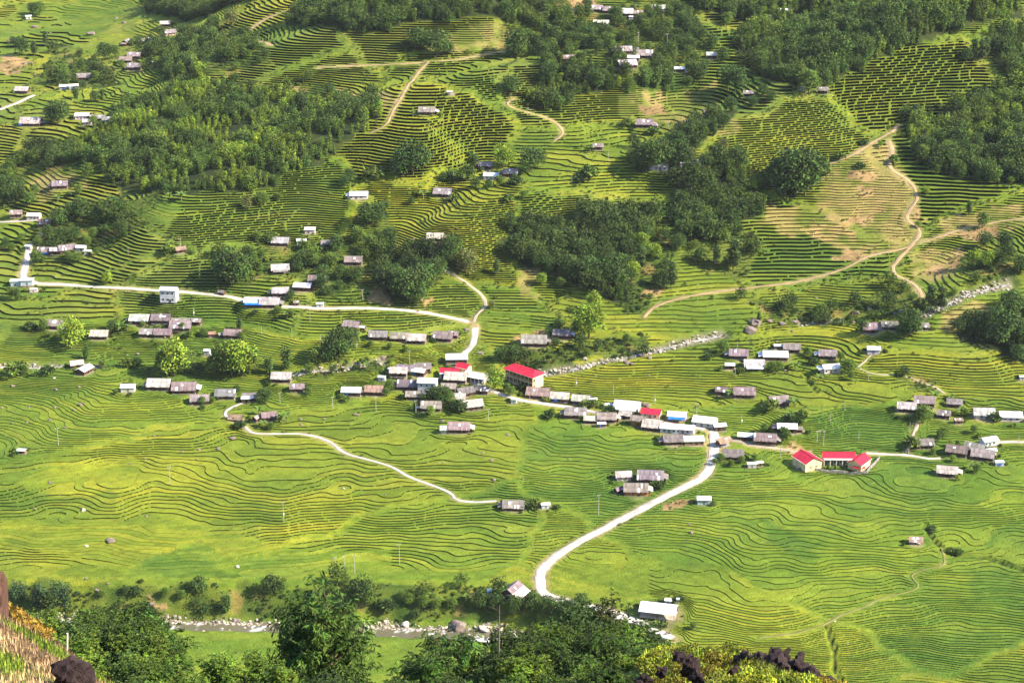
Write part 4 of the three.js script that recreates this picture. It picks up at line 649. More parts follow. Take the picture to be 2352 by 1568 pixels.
// ---------- foliage ----------
class Leaves { // collects leaf faces: a folded diamond each
  constructor() { this.p = []; this.n = []; this.c = []; }
  add(o, d, s, L, w, c, bend = .15, out) { // base, direction, side axis (unit), length, width, colour
    let n = new THREE.Vector3().crossVectors(d, s).normalize(); if (out && n.dot(out) < 0) { s = s.clone().negate(); n.negate(); } const tip = o.clone().addScaledVector(d, L).addScaledVector(n, -bend * L), m = o.clone().addScaledVector(d, L * .45);
    const a = m.clone().addScaledVector(s, w / 2), b = m.clone().addScaledVector(s, -w / 2), q = m.addScaledVector(n, .06 * L); if (out) n = n.multiplyScalar(.8).addScaledVector(out, .5 / (out.length() || 1)).normalize();
    for (const v of [o, tip, a, o, b, tip]) { this.p.push(v.x, v.y, v.z); this.n.push(n.x, n.y, n.z); this.c.push(c[0], c[1], c[2]); }
  }
  geo() { const g = new THREE.BufferGeometry(); g.setAttribute('position', new THREE.Float32BufferAttribute(this.p, 3)); g.setAttribute('normal', new THREE.Float32BufferAttribute(this.n, 3)); g.setAttribute('color', new THREE.Float32BufferAttribute(this.c, 3)); return g; }
}
const leafMat = new THREE.MeshPhysicalMaterial({ vertexColors: true, roughness: 1, side: THREE.DoubleSide, transmission: .22, thickness: 0, specularIntensity: .35 });
const barkMat = std({ map: rep(stainTex, .6), roughness: 1 });
const V3 = (x, y, z) => new THREE.Vector3(x, y, z);
const unit = R => { let v; do v = V3(R() * 2 - 1, R() * 2 - 1, R() * 2 - 1); while (v.lengthSq() > 1 || v.lengthSq() < .01); return v.normalize(); };
const tone = (c, R, k = .5) => { const q = 1 + (R() - .5) * k * 2.4, y = (R() - .5) * .3; return [c[0] * q * (1 + y), c[1] * q, c[2] * q]; };
function limb(list, a, b, ra, rb, R, c = [.12, .09, .06]) { const m = a.clone().lerp(b, .5).add(V3((R() - .5), 0, (R() - .5)).multiplyScalar(a.distanceTo(b) * .14)); list.push(tube(a.toArray(), m.toArray(), ra, (ra + rb) / 2, c, 6), tube(m.toArray(), b.toArray(), (ra + rb) / 2, rb, c, 5)); }
// broad-leaved tree, height 1 unit = 10 m
function broadleaf(seed, o) {
  const R = rng(seed), L = new Leaves(), wood = [], H = 10, n = o.lobes || 10; limb(wood, V3(0, -.6, 0), V3((R() - .5) * .8, H * .45, (R() - .5) * .8), .3, .17, R, o.bark);
  for (let k = 0; k < n; k++) {
    const a = k * 2.4 + R(), t = (k + .5) / n, rr = o.spread * H * Math.sqrt(1 - (2 * t - 1) ** 2 * .75) * (.45 + R() * .5), c = V3(Math.cos(a) * rr, H * (o.low + (1 - o.low) * t * .93), Math.sin(a) * rr), s = H * (.15 + R() * .1) * (o.fat || 1);
    limb(wood, V3((R() - .5) * .4, H * (.22 + .25 * t), (R() - .5) * .4), c, .1, .035, R, o.bark);
    const lt = tone(o.c, R, .3), m = Math.round((o.leaves || 110));
    for (let i = 0; i < m; i++) { const d = unit(R); if (d.y < -.5 && R() < .7) d.y *= -1; const p = c.clone().addScaledVector(V3(d.x * 1.1, d.y * .8, d.z * 1.1), s * (.55 + .5 * R())); if (R() < .12) p.addScaledVector(d, s * .35); const q = d.clone().add(unit(R).multiplyScalar(.9)).normalize(), w = V3().crossVectors(q, unit(R)).normalize(); L.add(p, q, w, (o.leaf || .85) * (.7 + R() * .7), (o.leaf || .85) * .6, tone(lt, R, .38), .3, V3(d.x, d.y + .35, d.z).addScaledVector(V3(c.x, 0, c.z), .12)); }
  }
  return { wood: merge(wood), crown: L.geo() };
}
function bambooClump(seed, o) { // arching culms with drooping leaf sprays
  const R = rng(seed), L = new Leaves(), wood = [], n = o.culms, H = 10;
  for (let k = 0; k < n; k++) {
    const a = k / n * 6.283 + R() * 2, lean = o.lean * (.3 + R()), h = H * (.65 + R() * .35), lt = tone(o.c, R, .35), at = t => V3(Math.cos(a) * (lean * h * t * t + .25), h * (t - .12 * lean * t * t * 4 * (t > .6 ? 1 : t / .6)), Math.sin(a) * (lean * h * t * t + .25));
    for (let i = 0; i < 3; i++) wood.push(tube(at(i / 3).toArray(), at((i + 1) / 3).toArray(), .07 - .018 * i, .052 - .018 * i, [.12, .13, .05], 4));
    const m = o.leaves;
    for (let i = 0; i < m; i++) { const t = o.bare + (1 - o.bare) * Math.pow((i + R()) / m, .8), p = at(t), d = unit(R); d.y = -Math.abs(d.y) * .7 + .25; d.normalize(); const rad = (.15 + .85 * Math.sin(Math.PI * Math.min(1, (t - o.bare) / (1 - o.bare) * .85 + .12))) * o.fat; p.addScaledVector(V3(d.x, d.y * .4, d.z), rad * R()); const s = V3().crossVectors(d, unit(R)).normalize(); L.add(p, d, s, (o.leaf || 1) * (.6 + R() * .6), (o.leaf || 1) * .34, tone(lt, R, .38), .35, V3(d.x, .45, d.z).addScaledVector(V3(p.x, 0, p.z), .25)); }
  }
  return { wood: merge(wood), crown: L.geo() };
}
function tallTree(seed, o) { // narrow crown in loose tiers
  const R = rng(seed), L = new Leaves(), wood = []; limb(wood, V3(0, -.5, 0), V3((R() - .5) * .4, 9.6, (R() - .5) * .4), .2, .04, R, o.bark);
  for (let k = 0; k < o.tiers; k++) { const t = (k + .3) / o.tiers, y = 10 * (o.low + (1 - o.low) * t), r = o.wide * (1 - t * o.taper) * (.6 + R() * .6); const lt = tone(o.c, R, .35), b = 3 + (R() * 3 | 0); for (let j = 0; j < b; j++) { const a = R() * 6.283, e = V3(Math.cos(a) * r, y + (R() - .3) * .7, Math.sin(a) * r); if (R() < .6) wood.push(tube([0, y - .4, 0], e.toArray(), .05, .02, o.bark || [.12, .09, .06], 4)); for (let i = 0; i < o.leaves; i++) { const f = .25 + .85 * R(), p = V3(e.x * f, y + (e.y - y) * f, e.z * f).addScaledVector(unit(R), .5), d = unit(R), s = V3().crossVectors(d, unit(R)).normalize(); L.add(p, d, s, o.leaf * (.7 + R() * .6), o.leaf * .5, tone(lt, R, .4), .25, V3(p.x, .6, p.z)); } } }
  return { wood: merge(wood), crown: L.geo() };
}
function bush(seed, n, c, leaf, flatY = .75) { const R = rng(seed), L = new Leaves(); for (let k = 0; k < 5; k++) { const o = V3((R() - .5) * 1.1, .35 + R() * .35, (R() - .5) * 1.1), s = .45 + R() * .25, lt = tone(c, R, .35); for (let i = 0; i < n / 5; i++) { const d = unit(R); if (d.y < -.2) d.y *= -1; const p = o.clone().addScaledVector(V3(d.x, d.y * flatY, d.z), s * (.5 + .55 * R())), q = d.clone().add(unit(R)).normalize(); L.add(p, q, V3().crossVectors(q, unit(R)).normalize(), leaf * (.6 + R() * .8), leaf * .55, tone(lt, R, .38), .25, V3(d.x, d.y + .35, d.z)); } } return L.geo(); }
function tuft(seed, n, c, h, w) { const R = rng(seed), L = new Leaves(); for (let i = 0; i < n; i++) { const a = R() * 6.283, d = V3(Math.cos(a) * (.25 + R() * .5), 1, Math.sin(a) * (.25 + R() * .5)).normalize(); L.add(V3((R() - .5) * .5, -.05, (R() - .5) * .5), d, V3(-Math.sin(a), 0, Math.cos(a)), h * (.6 + R() * .6), w, tone(c, R, .35), .25); } return L.geo(); }
const DKG = [.05, .095, .018], MIDG = [.09, .15, .02], LTG = [.17, .25, .022], YG = [.23, .25, .016], BLG = [.05, .1, .038], OLV = [.12, .14, .035];
const kinds = {
  R: [0, 1, 2].map(i => broadleaf(10 + i, { spread: .36, low: .28, c: DKG, lobes: 13, leaves: 105 })),
  M: [0, 1].map(i => broadleaf(20 + i, { spread: .34, low: .3, c: MIDG, lobes: 13, leaves: 105 })),
  L: [0, 1].map(i => broadleaf(30 + i, { spread: .34, low: .32, c: LTG, lobes: 12, leaves: 110 })),
  O: [0, 1].map(i => broadleaf(40 + i, { spread: .33, low: .25, c: OLV, lobes: 12, leaves: 80 })),
  B: [0, 1, 2].map(i => bambooClump(50 + i, { culms: 11, lean: .2, c: [.065, .12, .022], leaves: 75, bare: .12, fat: 1.3 })),
  U: [0, 1].map(i => bambooClump(60 + i, { culms: 9, lean: .13, c: BLG, leaves: 90, bare: .1, fat: 1.1, leaf: .8 })),
  T: [0, 1, 2].map(i => tallTree(70 + i, { tiers: 12, low: .25, wide: 1.9, taper: .55, leaves: 22, leaf: .8, c: [.06, .1, .026] })),
  P: [0].map(i => tallTree(80 + i, { tiers: 14, low: .04, wide: 2.6, taper: .95, leaves: 20, leaf: .9, c: [.02, .05, .02] })),
};
const kindInfo = { R: ['broadleaf_tree', 'dark leafy tree', 'tree'], M: ['broadleaf_tree', 'green leafy tree', 'tree'], L: ['broadleaf_tree', 'bright light green tree', 'tree'], O: ['broadleaf_tree', 'olive loose crowned tree', 'tree'], B: ['bamboo_clump', 'dark arching bamboo clump', 'bamboo'], U: ['bamboo_clump', 'blue-green upright bamboo clump', 'bamboo'], T: ['slender_tree', 'tall slender tree', 'tree'], P: ['conifer', 'small dark conifer', 'conifer'], N: ['banana_plant', 'banana plant', 'plant'], S: ['shrub', 'rounded green shrub', 'shrub'] };
const shrubs = [bush(90, 260, MIDG, .42), bush(91, 260, DKG, .42), bush(92, 260, [.09, .14, .02], .4)];
const bananaLeaf = (() => { const g = new THREE.PlaneGeometry(.75, 2.6, 2, 6).translate(0, 1.3, 0), p = g.attributes.position; for (let i = 0; i < p.count; i++) { const t = p.getY(i) / 2.6, x = p.getX(i) * Math.sin(Math.PI * (.12 + .86 * t)) ; p.setXYZ(i, x, 2.2 * t - 1.25 * t * t * 1.5, 2.0 * t + Math.abs(x) * -.1); } g.computeVertexNormals(); return paint(g, [.085, .15, .02]); })();
const bananaStem = paint(new THREE.CylinderGeometry(.1, .17, 1.9, 7).translate(0, .85, 0), [.16, .16, .06]);
const refs = [];  // places a label can lean on: position in the frame, short phrase
function refText(l) { let s = l.split(',')[0].replace(/^(a|the) /, ''); const w = s.split(' '); return w.slice(0, 11).join(' ').replace(/ (of|the|in|on|at|and|with|by|to|a)$/, ''); }
const plantList = [];
function plants(c, r, s) { for (const q of s.trim().split(/\s*;\s*/)) { const [k, x, y, h] = q.split(' '); plantList.push([k, ...tile(c, r, +x, +y), +h]); } }
const relation = (dx, dy) => Math.abs(dx) > Math.abs(dy) * 1.6 ? (dx < 0 ? 'left of' : 'right of') : dy < 0 ? 'behind' : 'in front of';
const near = (vx, vy) => { let b = null, bd = 1e9; for (const f of refs) { const d = Math.hypot(vx - f[0], (vy - f[1]) * 1.5); if (d < bd) { bd = d; b = f; } } return [b, bd]; };
const waiting = [];   // labels settled together, so that no two are the same
function later(o, what, v, category, group) { const [f] = near(...v); waiting.push({ o, what, base: `${relation(v[0] - f[0], v[1] - f[1])} the ${f[2]}`, v, category, group }); }
function settleLabels() {
  const by = {}; for (const w of waiting) (by[w.what + ' ' + w.base] ||= []).push(w);
  const ord = ['leftmost', 'second from left', 'third from left', 'fourth from left', 'fifth from left', 'sixth from left', 'seventh from left', 'eighth from left'];
  for (const k in by) { const L = by[k].sort((a, b) => a.v[0] - b.v[0]); L.forEach((w, i) => { let p = L.length == 1 ? '' : i == L.length - 1 ? 'rightmost ' : (ord[i] || 'middle') + ' '; let words = `${p}${w.what} ${w.base}`.split(' '); if (words.length > 16) { words = words.slice(0, 16); let i = 15; while (i > 10 && !/^(in|at|on|of|with|beside|behind|by|below|above|right|left|before|near|among)$/.test(words[i])) i--; if (i > 10) words = words.slice(0, i); } tag(w.o, words.join(' ').replace(/ (of|the|in|on|at|and|with|by|to|a)$/, ''), w.category, w.group); }); }
}
function buildPlants() {
  let n = 0;
  for (const [k, vx, vy, h] of plantList) {
    const R = rng(5000 + n * 7), p = hit(vx, vy), y = ground(p[0], p[2]) - .1, depth = project(...p)[2], H = h * Z * depth / FOC / .97, info = kindInfo[k], turn = R() * 6.283; n++;
    const o = thing(info[0], null, null, [p[0], y, p[2]], turn);
    if (k == 'N') { const s = H / 3.6; o.scale.setScalar(s); part('stem', bananaStem, leafMat, o); for (let i = 0; i < 8; i++) { const l = part('leaf', bananaLeaf, leafMat, o); l.position.y = 1.5; l.rotation.set((R() - .5) * .35 - (i % 2) * .25, i * 2.4 + R(), 0, 'YXZ'); l.scale.setScalar(.8 + R() * .4); } }
    else if (k == 'S') { o.scale.set(H * .85, H * .85, H * .85); part('foliage', shrubs[n % 3], leafMat, o); }
    else { const P = kinds[k][n % kinds[k].length], s = H / 10.4; o.scale.set(s * (.9 + R() * .25), s, s * (.9 + R() * .25)); part(k == 'B' || k == 'U' ? 'culm' : 'trunk', P.wood, barkMat, o); part(k == 'B' || k == 'U' ? 'leaves' : 'crown', P.crown, leafMat, o); }
    later(o, info[1], [vx, vy], info[2], 'trees and plants of the valley');
  }
}
plants(0, 0, 'R 720 412 112;M 270 110 95;R 225 100 75;R 150 375 115;T 235 380 105;T 315 315 105;R 120 330 70;R 400 845 150;R 350 835 100;M 450 800 80;B 520 670 95;R 650 695 75;T 700 690 80;R 640 520 90;M 430 565 125;O 360 560 90;T 1310 565 175;L 1362 530 105;T 1170 545 80;M 790 390 80;R 1010 370 70;M 830 470 60;M 1340 330 90;R 1400 290 110;R 1250 250 80;R 1460 200 90;O 1580 180 110;R 790 1505 160;M 870 1470 85;R 560 1500 135;B 620 1490 125;R 480 1505 110;R 400 1545 120;N 1160 1375 80;N 1240 1378 95;R 2255 650 85;N 395 1385 70;M 210 1400 90;R 80 1380 120;R 30 1310 110;M 690 1420 50;R 570 610 60;M 650 545 60;O 1690 1430 90;M 1790 1400 90;M 1900 1370 60;S 900 310 40;R 850 1150 130;M 240 1330 70;R 90 300 50;N 490 1340 50;M 540 1330 70;M 640 870 70');
plants(1, 0, 'R 520 350 150;M 565 345 120;T 605 345 140;R 665 385 165;R 735 375 85;R 440 340 60;R 1195 385 175;R 1262 320 115;O 1330 320 70;T 1400 300 150;T 1390 150 160;R 1440 300 110;R 1160 645 125;R 1420 570 140;R 1745 610 130;B 2080 595 150;B 2150 605 180;B 2235 595 165;L 1105 1150 150;L 1150 1130 110;R 1290 1180 165;R 1345 1150 125;R 420 1200 185;R 490 1190 205;R 555 1150 155;R 375 1205 120;S 230 1220 80;R 60 1250 95;R 20 1285 80;R 870 1235 110;S 780 1230 75;R 910 1135 75;R 250 1525 135;R 180 1545 150;N 560 1355 85;N 490 795 55;N 1700 1040 65;N 1620 395 65;R 2070 1175 185;R 2150 1165 205;R 2230 1155 165;R 2310 1115 155;S 1700 1205 80;S 1640 1245 60;M 1250 1360 60;S 1150 1380 50;M 1500 160 90;N 1910 90 60;N 2020 70 50;M 1620 100 60;T 2190 190 90;T 2240 250 100;M 2080 230 90;M 1660 330 90;R 1580 330 110;R 1700 300 120;M 2060 160 70;M 1930 420 60;M 2100 350 60;R 2300 1010 110;N 1640 1020 50;N 1870 540 50;S 1950 860 50;S 2140 920 45;M 1080 1270 70;R 920 1290 80;R 1010 1290 60;S 1190 1260 60;R 700 1240 60;S 880 1070 30;M 650 1320 40;S 780 1370 45;R 480 1400 50;R 1760 1480 90;R 1690 1500 110;R 1630 1530 90;L 2130 1530 70;R 2290 1290 110;R 2320 1420 120');
plants(2, 0, 'M 860 645 160;R 700 1335 260;R 765 1350 330;R 835 1335 290;R 640 1255 150;R 880 1255 180;R 700 1200 120;T 1955 1475 105;T 1990 415 150;T 2040 425 160;T 2070 405 150;R 1940 425 90;R 310 625 165;R 370 645 170;R 280 420 90;R 150 470 60;R 550 660 90;R 600 700 80;R 480 730 70;R 330 760 90;R 200 820 110;B 210 930 140;B 130 950 150;B 60 960 150;R 280 880 100;O 280 1040 90;O 60 1090 80;L 470 1310 90;L 450 1420 100;M 2050 1560 110;L 1610 1560 50;L 2240 1250 50;M 2320 1220 110;M 300 180 90;R 320 140 110;L 1660 1330 60;L 1640 1080 90;L 1950 1000 110;L 1800 1050 90;L 2280 800 90;L 2200 830 80;R 2000 1080 80;T 2000 980 70;N 470 1240 60;L 1350 1010 45;S 1230 990 40;S 1090 1090 45;S 1450 1110 50;S 1220 1150 40');
plants(0, 1, 'L 505 812 200;B 592 885 125;L 1195 1000 235;M 1145 995 195;M 1262 985 185;L 1590 1005 240;L 1655 995 225;M 1530 985 195;M 1705 985 175;M 1470 995 140;B 1840 985 150;B 1962 955 185;R 2250 905 160;R 2305 885 190;M 2160 930 115;R 1580 385 235;R 1625 355 185;R 1550 300 110;L 735 372 85;B 120 485 115;M 80 470 80;S 1155 172 60;R 770 705 85;N 832 706 100;N 870 690 70;T 1640 692 95;R 2200 405 100;M 2150 255 90;M 2262 262 105;R 2210 330 90;R 1990 485 70;M 470 215 70;M 535 225 72;R 350 155 80;M 600 125 80;M 660 170 50;R 1810 1185 100;M 2110 1135 65;N 1930 1325 105;N 1960 1310 90;N 1770 1265 80;R 940 945 75;S 860 945 55;S 120 995 85;S 335 985 60;N 240 1005 65;M 1900 585 60;N 1962 612 80;M 1990 600 60;M 300 690 80;S 220 680 50;M 170 990 70;M 700 950 60;L 905 1060 55;N 945 1085 50;M 1385 1200 60;M 1450 1190 50;N 1080 680 45;M 975 670 45;M 1250 690 55;M 1400 730 60;S 1280 740 40;M 1650 750 55;M 1850 1370 55;N 1800 1350 60;S 1640 1350 50;M 1760 80 70;M 1690 200 90;M 1740 250 80;R 1680 320 100;M 1790 190 60;M 2060 200 60;M 2100 160 80;N 2190 150 60;M 2020 240 60;R 2300 150 110;R 2320 340 80;M 260 100 60;M 150 90 60;N 170 60 50;R 40 130 70;M 80 150 60;R 330 60 90;R 430 100 110;R 520 80 100;M 640 60 70;R 720 30 60;R 800 20 70;S 280 210 40;M 1180 60 40;R 1360 985 80;R 1010 1010 60;M 1080 1010 70');
plants(1, 1, 'L 1690 742 220;L 1730 560 130;R 1090 905 105;R 1165 905 115;R 1485 675 65;N 600 738 60;L 1050 1105 150;R 690 1205 135;R 625 1185 110;N 560 1175 70;M 745 1200 90;S 805 1232 75;M 330 1105 75;M 310 1140 60;O 850 300 165;O 880 250 120;R 750 185 155;R 720 240 110;R 400 465 170;R 470 500 230;R 560 435 200;R 520 520 150;R 655 335 145;R 370 380 140;R 600 380 130;T 1060 310 110;T 2050 290 175;T 2255 410 200;T 2210 420 150;N 170 958 65;N 1425 845 60;R 20 868 190;R 60 800 120;S 1260 1105 55;S 1680 1215 50;S 1850 1255 55;S 1720 1210 50;M 1440 1280 60;S 1420 1290 50;M 1160 1140 70;M 1130 1110 60;M 110 90 110;M 210 160 120;M 280 130 90;M 160 190 80;R 330 100 110;L 610 1270 65;M 1640 1310 40;M 1560 1290 35;N 1190 830 45;M 1170 790 40;M 1600 700 70;M 200 800 45;M 330 820 45;M 440 840 40;S 160 920 45;M 1950 770 60;M 1680 870 60;L 1370 380 80;M 1500 400 70;O 1030 540 60;L 1990 330 110;L 2060 150 120;L 2150 200 100;R 2300 140 110;R 2320 30 90;R 1270 200 120;R 1350 260 130;R 1420 300 110;R 1180 180 130;R 1560 330 150;R 1700 360 170;R 1800 380 160;R 1860 330 170;R 1930 300 130;R 1480 200 150;R 1650 220 160');
plants(2, 1, 'T 228 265 165;T 348 285 225;M 290 270 70;M 272 855 95;R 1225 705 85;R 1560 725 175;R 1512 745 105;R 1600 690 90;M 612 985 85;M 655 975 75;N 770 965 90;M 852 875 75;N 932 1045 75;M 1130 985 105;N 322 1155 85;N 762 1215 95;S 602 1245 75;S 780 1325 85;S 730 1310 60;M 1640 1325 125;N 1900 1275 95;N 1722 1175 95;M 1780 1425 75;T 1742 1455 90;N 1832 1165 60;S 1552 1495 75;S 692 1395 50;R 2165 785 250;R 2040 690 130;R 2235 585 155;M 950 605 100;T 520 645 85;T 1690 575 200;T 1765 565 185;T 1640 590 120;M 1850 460 60;S 2145 1305 55;R 2010 640 90;R 2310 300 120;R 2060 120 100;R 2200 150 130;L 2080 260 110;L 1990 250 110;L 2130 240 90;R 2290 900 110;R 2320 800 140;R 2100 760 60;M 1930 1280 60;S 180 880 40;S 390 985 35;M 1460 1000 40;N 1180 1060 50;M 1150 1030 60;M 1080 900 60;S 900 920 45;M 1880 1480 45;M 1990 1395 60;M 560 1380 60;S 580 1460 40;L 1830 1490 50;M 1710 1540 50;M 1620 1300 60;M 1560 480 40;R 1600 560 70;M 2270 500 90;S 710 1420 40;S 1480 690 40;M 1400 750 60');
plants(2, 2, 'P 945 102 42;P 992 104 40;P 1042 110 38;P 1098 112 38;N 1965 110 65;M 2010 132 65;L 1878 185 40;M 260 60 60;M 220 80 50;M 400 70 60;M 490 50 50;L 1845 55 50;M 330 90 50;S 1690 540 45;S 1840 680 40;S 1890 690 40;M 70 1200 50');
plants(0, 2, 'U 118 1015 190;U 165 1000 165;U 250 1050 195;U 300 1060 230;U 385 1050 225;U 450 1040 215;U 345 1065 170;B 1550 1085 180;R 860 960 60;M 700 985 60;M 1130 980 70;S 940 960 50;M 1240 1000 70;S 1390 940 40;M 2280 960 60');
plants(1, 2, 'R 140 1005 165;R 60 1000 100;M 200 1040 110;N 850 1012 75;R 950 1060 120;R 1060 1060 110;R 1300 1080 140;R 1190 1080 120;M 470 1040 90;M 560 1050 90;M 420 1000 70;S 330 1060 70;M 650 1060 80;R 1400 1110 140;R 1490 1130 150;R 1580 1130 140;B 1280 1060 110;R 1640 1060 110;S 1320 370 60;S 2140 230 45;S 2190 220 40;M 2000 200 40;S 2180 1200 60;M 760 1060 80');
// ---------- woods, thickets and weeds: masses nobody could count ----------
const dummy = new THREE.Object3D();
function scatter(name, geo, mat, list, parent, tint) { // list: x, y, z, size, turn, [stretch]
  const m = new THREE.InstancedMesh(geo, mat, list.length); m.name = name; m.castShadow = m.receiveShadow = true;
  list.forEach(([x, y, z, s, a, st = 1], i) => { dummy.position.set(x, y, z); dummy.rotation.set(0, a, 0); dummy.scale.set(s, s * st, s); dummy.updateMatrix(); m.setMatrixAt(i, dummy.matrix); if (tint) { const c = tint(x, z, i); m.setColorAt(i, c); } });
  m.userData.kind = 'stuff'; parent.add(m); return m;
}
function stuff(name, label, category) { const g = new THREE.Group(); g.name = numbered(name); scene.add(g); return tag(g, label, category, null, 'stuff'); }
function polyPoints(P, step, R, jitter = .5) { const b = [Math.min(...P.map(p => p[0])), Math.max(...P.map(p => p[0])), Math.min(...P.map(p => p[1])), Math.max(...P.map(p => p[1]))], out = []; for (let z = b[2]; z < b[3]; z += step) for (let x = b[0]; x < b[1]; x += step) { const px = x + (R() - .5) * 2 * jitter * step, pz = z + (R() - .5) * 2 * jitter * step; if (inPoly(px + noise(px / 9, pz / 9) * 4, pz + noise(pz / 9, px / 9) * 4, P)) out.push([px, pz]); } return out; }
const blocked = (x, z, r = 1) => { if (sample(grd, x, z) < r + .3) return true; for (const p of pads) if (Math.hypot(x - p[0], z - p[1]) < p[2] * .75 + r) return true; return false; };
const plume = [0, 1, 2].map(i => bambooClump(150 + i, { culms: 6, lean: .16, c: [.08, .14, .018], leaves: 60, bare: .12, fat: 1.25, leaf: 1.15 }).crown);
const puff = [0, 1, 2].map(i => broadleaf(160 + i, { spread: .3, low: .3, c: [.055, .105, .018], lobes: 8, leaves: 62, leaf: 1.15, fat: 1.25 }).crown);
const spire = [0, 1].map(i => tallTree(170 + i, { tiers: 9, low: .1, wide: 1.9, taper: .7, leaves: 14, leaf: 1.1, c: [.06, .11, .022] }).crown);
const TINT = (lo, hi, yellow) => (x, z, i) => { const n = fbm(x / 22 + 3, z / 22, 3), q = lerp(lo, hi, clamp(.5 + n * .8 + (hash2(i, 5) - .5) * .7, 0, 1)), y = yellow * smooth(.05, .45, noise(x / 17 + 60, z / 17) + (hash2(i, 9) - .5) * .5); return new THREE.Color().setRGB(q * (1 + y * 1.25), q * (1 + y * .85), q * (1 + y * .1)); };
function buildWoods() {
  const spec = [ // area number among the woods, mix of bamboo, broadleaf, spire; step; size; tint; label
    [0, [.85, .13, .02], 3.4, [.6, .95], [.75, 1.35, .8], 'dense bamboo wood filling the rounded hollow on the left hillside', 'bamboo_wood'],
    [1, [.5, .45, .05], 3.8, [.7, 1.05], [.7, 1.1, .3], 'dark wood along the top edge behind the upper terraced ridge', 'mixed_wood'],
    [2, [.1, .8, .1], 4.2, [.6, 1], [.6, .9, .1], 'shaded wood at the top edge, left of the mountain track', 'mixed_wood'],
    [3, [.42, .28, .3], 3.7, [.75, 1.2], [.7, 1.25, .55], 'mixed forest covering the top right slope above the striped terraces', 'mixed_wood'],
    [4, [.35, .4, .25], 3.8, [.7, 1.15], [.7, 1.25, .7], 'mixed forest on the far right slope beside the orange gully', 'mixed_wood'],
    [5, [.75, .2, .05], 3.5, [.7, 1.05], [.7, 1.2, .6], 'bamboo grove on the knoll in the upper centre', 'bamboo_wood'],
    [6, [.25, .7, .05], 4, [.75, 1.15], [.65, 1, .2], 'dark grove below the bright white building, right of centre', 'broadleaf_wood'],
    [7, [.3, .65, .05], 4, [.75, 1.15], [.6, 1, .25], 'large dark wood on the slope above the road junction', 'broadleaf_wood'],
    [8, [.15, .8, .05], 4, [.7, 1.1], [.6, .85, .05], 'dark grove beside the white hill track in the centre', 'broadleaf_wood'],
    [9, [.55, .4, .05], 3.8, [.6, 1], [.65, 1.05, .3], 'strip of bamboo and trees up the gully right of centre', 'bamboo_wood'],
    [10, [.2, .75, .05], 4.2, [.6, 1], [.55, .8, .1], 'shaded wood at the right edge below the brown terraces', 'broadleaf_wood'],
  ];
  const W = areas.filter(a => a[0] == 'wood');
  for (const [n, mixT, step, size, t, label, name] of spec) {
    const R = rng(700 + n), g = stuff(name, label, 'wood'), lists = {};
    for (const [x, z] of polyPoints(W[n][1], step, R)) { if (blocked(x, z, .5)) continue; const q = R(), k = q < mixT[0] ? 'a' : q < mixT[0] + mixT[1] ? 'b' : 'c', v = k + (R() * (k == 'c' ? 2 : 3) | 0), gap = noise(x / 11 + n, z / 11) + .5 * noise(x / 5, z / 5) < -.45 && R() < .85; if (gap) continue; (lists[v] ||= []).push([x, ground(x, z) - .4, z, lerp(size[0] * .8, size[1], R()) * (1 + .3 * noise(x / 14, z / 14)), R() * 6.283]); }
    for (const v in lists) scatter({ a: 'bamboo_crown', b: 'tree_crown', c: 'slender_crown' }[v[0]], { a: plume, b: puff, c: spire }[v[0]][+v[1]], leafMat, lists[v], g, TINT(...t));
  }
  // thickets
  const scrubLabels = ['thicket on the reddish slope at the left edge', 'bushy valley trees around the upper left hamlet', 'bushes below the small dark grove right of centre', 'bright scrub on the bank left of the dirt track', 'green scrub along the far bank of the river', 'scrub along the small stream left of the village', 'scrub along the rocky stream behind the school', 'garden scrub around the top centre hamlet', 'bushes around the centre left houses', 'bushes beside the mid slope house, centre', 'bushes around the left village', 'scrub between boulders above the yellow rice', 'scrub beside the thin right hand path', '', 'scrub at the head of the tan gully', 'scrub behind the upper left hamlet', 'scrub and rocks around the top left fields', 'bright green scrub beside the right stream'];
  areas.filter(a => a[0] == 'scrub').forEach(([, P], n) => {
    const R = rng(900 + n), lists = [[], [], []], trees = [[], [], []], bank = n == 4, tall = n == 1 ? .3 : n == 0 ? .3 : n == 7 ? .16 : n == 2 || n == 8 ? .1 : .03; if (!scrubLabels[n]) return;
    for (const [x, z] of polyPoints(P, bank ? 1.7 : 2.3, R)) { if (blocked(x, z, .8)) continue; if (fbm(x / 12 + n, z / 12, 3) + (R() - .5) * .6 < (bank ? (x > -60 ? -.05 : .14) : -.02)) continue; if (R() < tall) trees[R() * 3 | 0].push([x, ground(x, z) - .3, z, .45 + R() * .5, R() * 6.283]); else lists[R() * 3 | 0].push([x, ground(x, z) - .15, z, (bank ? .45 : .55) + R() * R() * (bank ? 1.2 : 1.5), R() * 6.283, .7 + R() * .5]); }
    const g = stuff('thicket', scrubLabels[n], 'bushes'); lists.forEach((l, i) => l.length && scatter('bush', shrubs[i], leafMat, l, g, TINT(.75, 1.3, .6))); trees.forEach((l, i) => l.length && scatter('tree_crown', puff[i], leafMat, l, g, TINT(.65, 1.2, .5)));
  });
  { // garden bushes round the farmyards
    const Q = rng(88), ls = [[], [], []]; for (const h of houses) { const n = 3 + Q() * 5 | 0; for (let i = 0; i < n; i++) { const a = Q() * 6.283, d = Math.hypot(h.L, h.W) / 2 + .6 + Q() * 3, x = h.p[0] + Math.cos(a) * d, z = h.p[1] + Math.sin(a) * d * .9; if (sample(grd, x, z) < 1.2 || Math.sin(a) > .3 && Q() < .6) continue; if (houses.some(o => o !== h && Math.hypot(x - o.p[0], z - o.p[1]) < o.W * .55 + .8)) continue; ls[Q() * 3 | 0].push([x, ground(x, z) - .15, z, .6 + Q() * Q() * 1.7, Q() * 6.283, .8 + Q() * .6]); } }
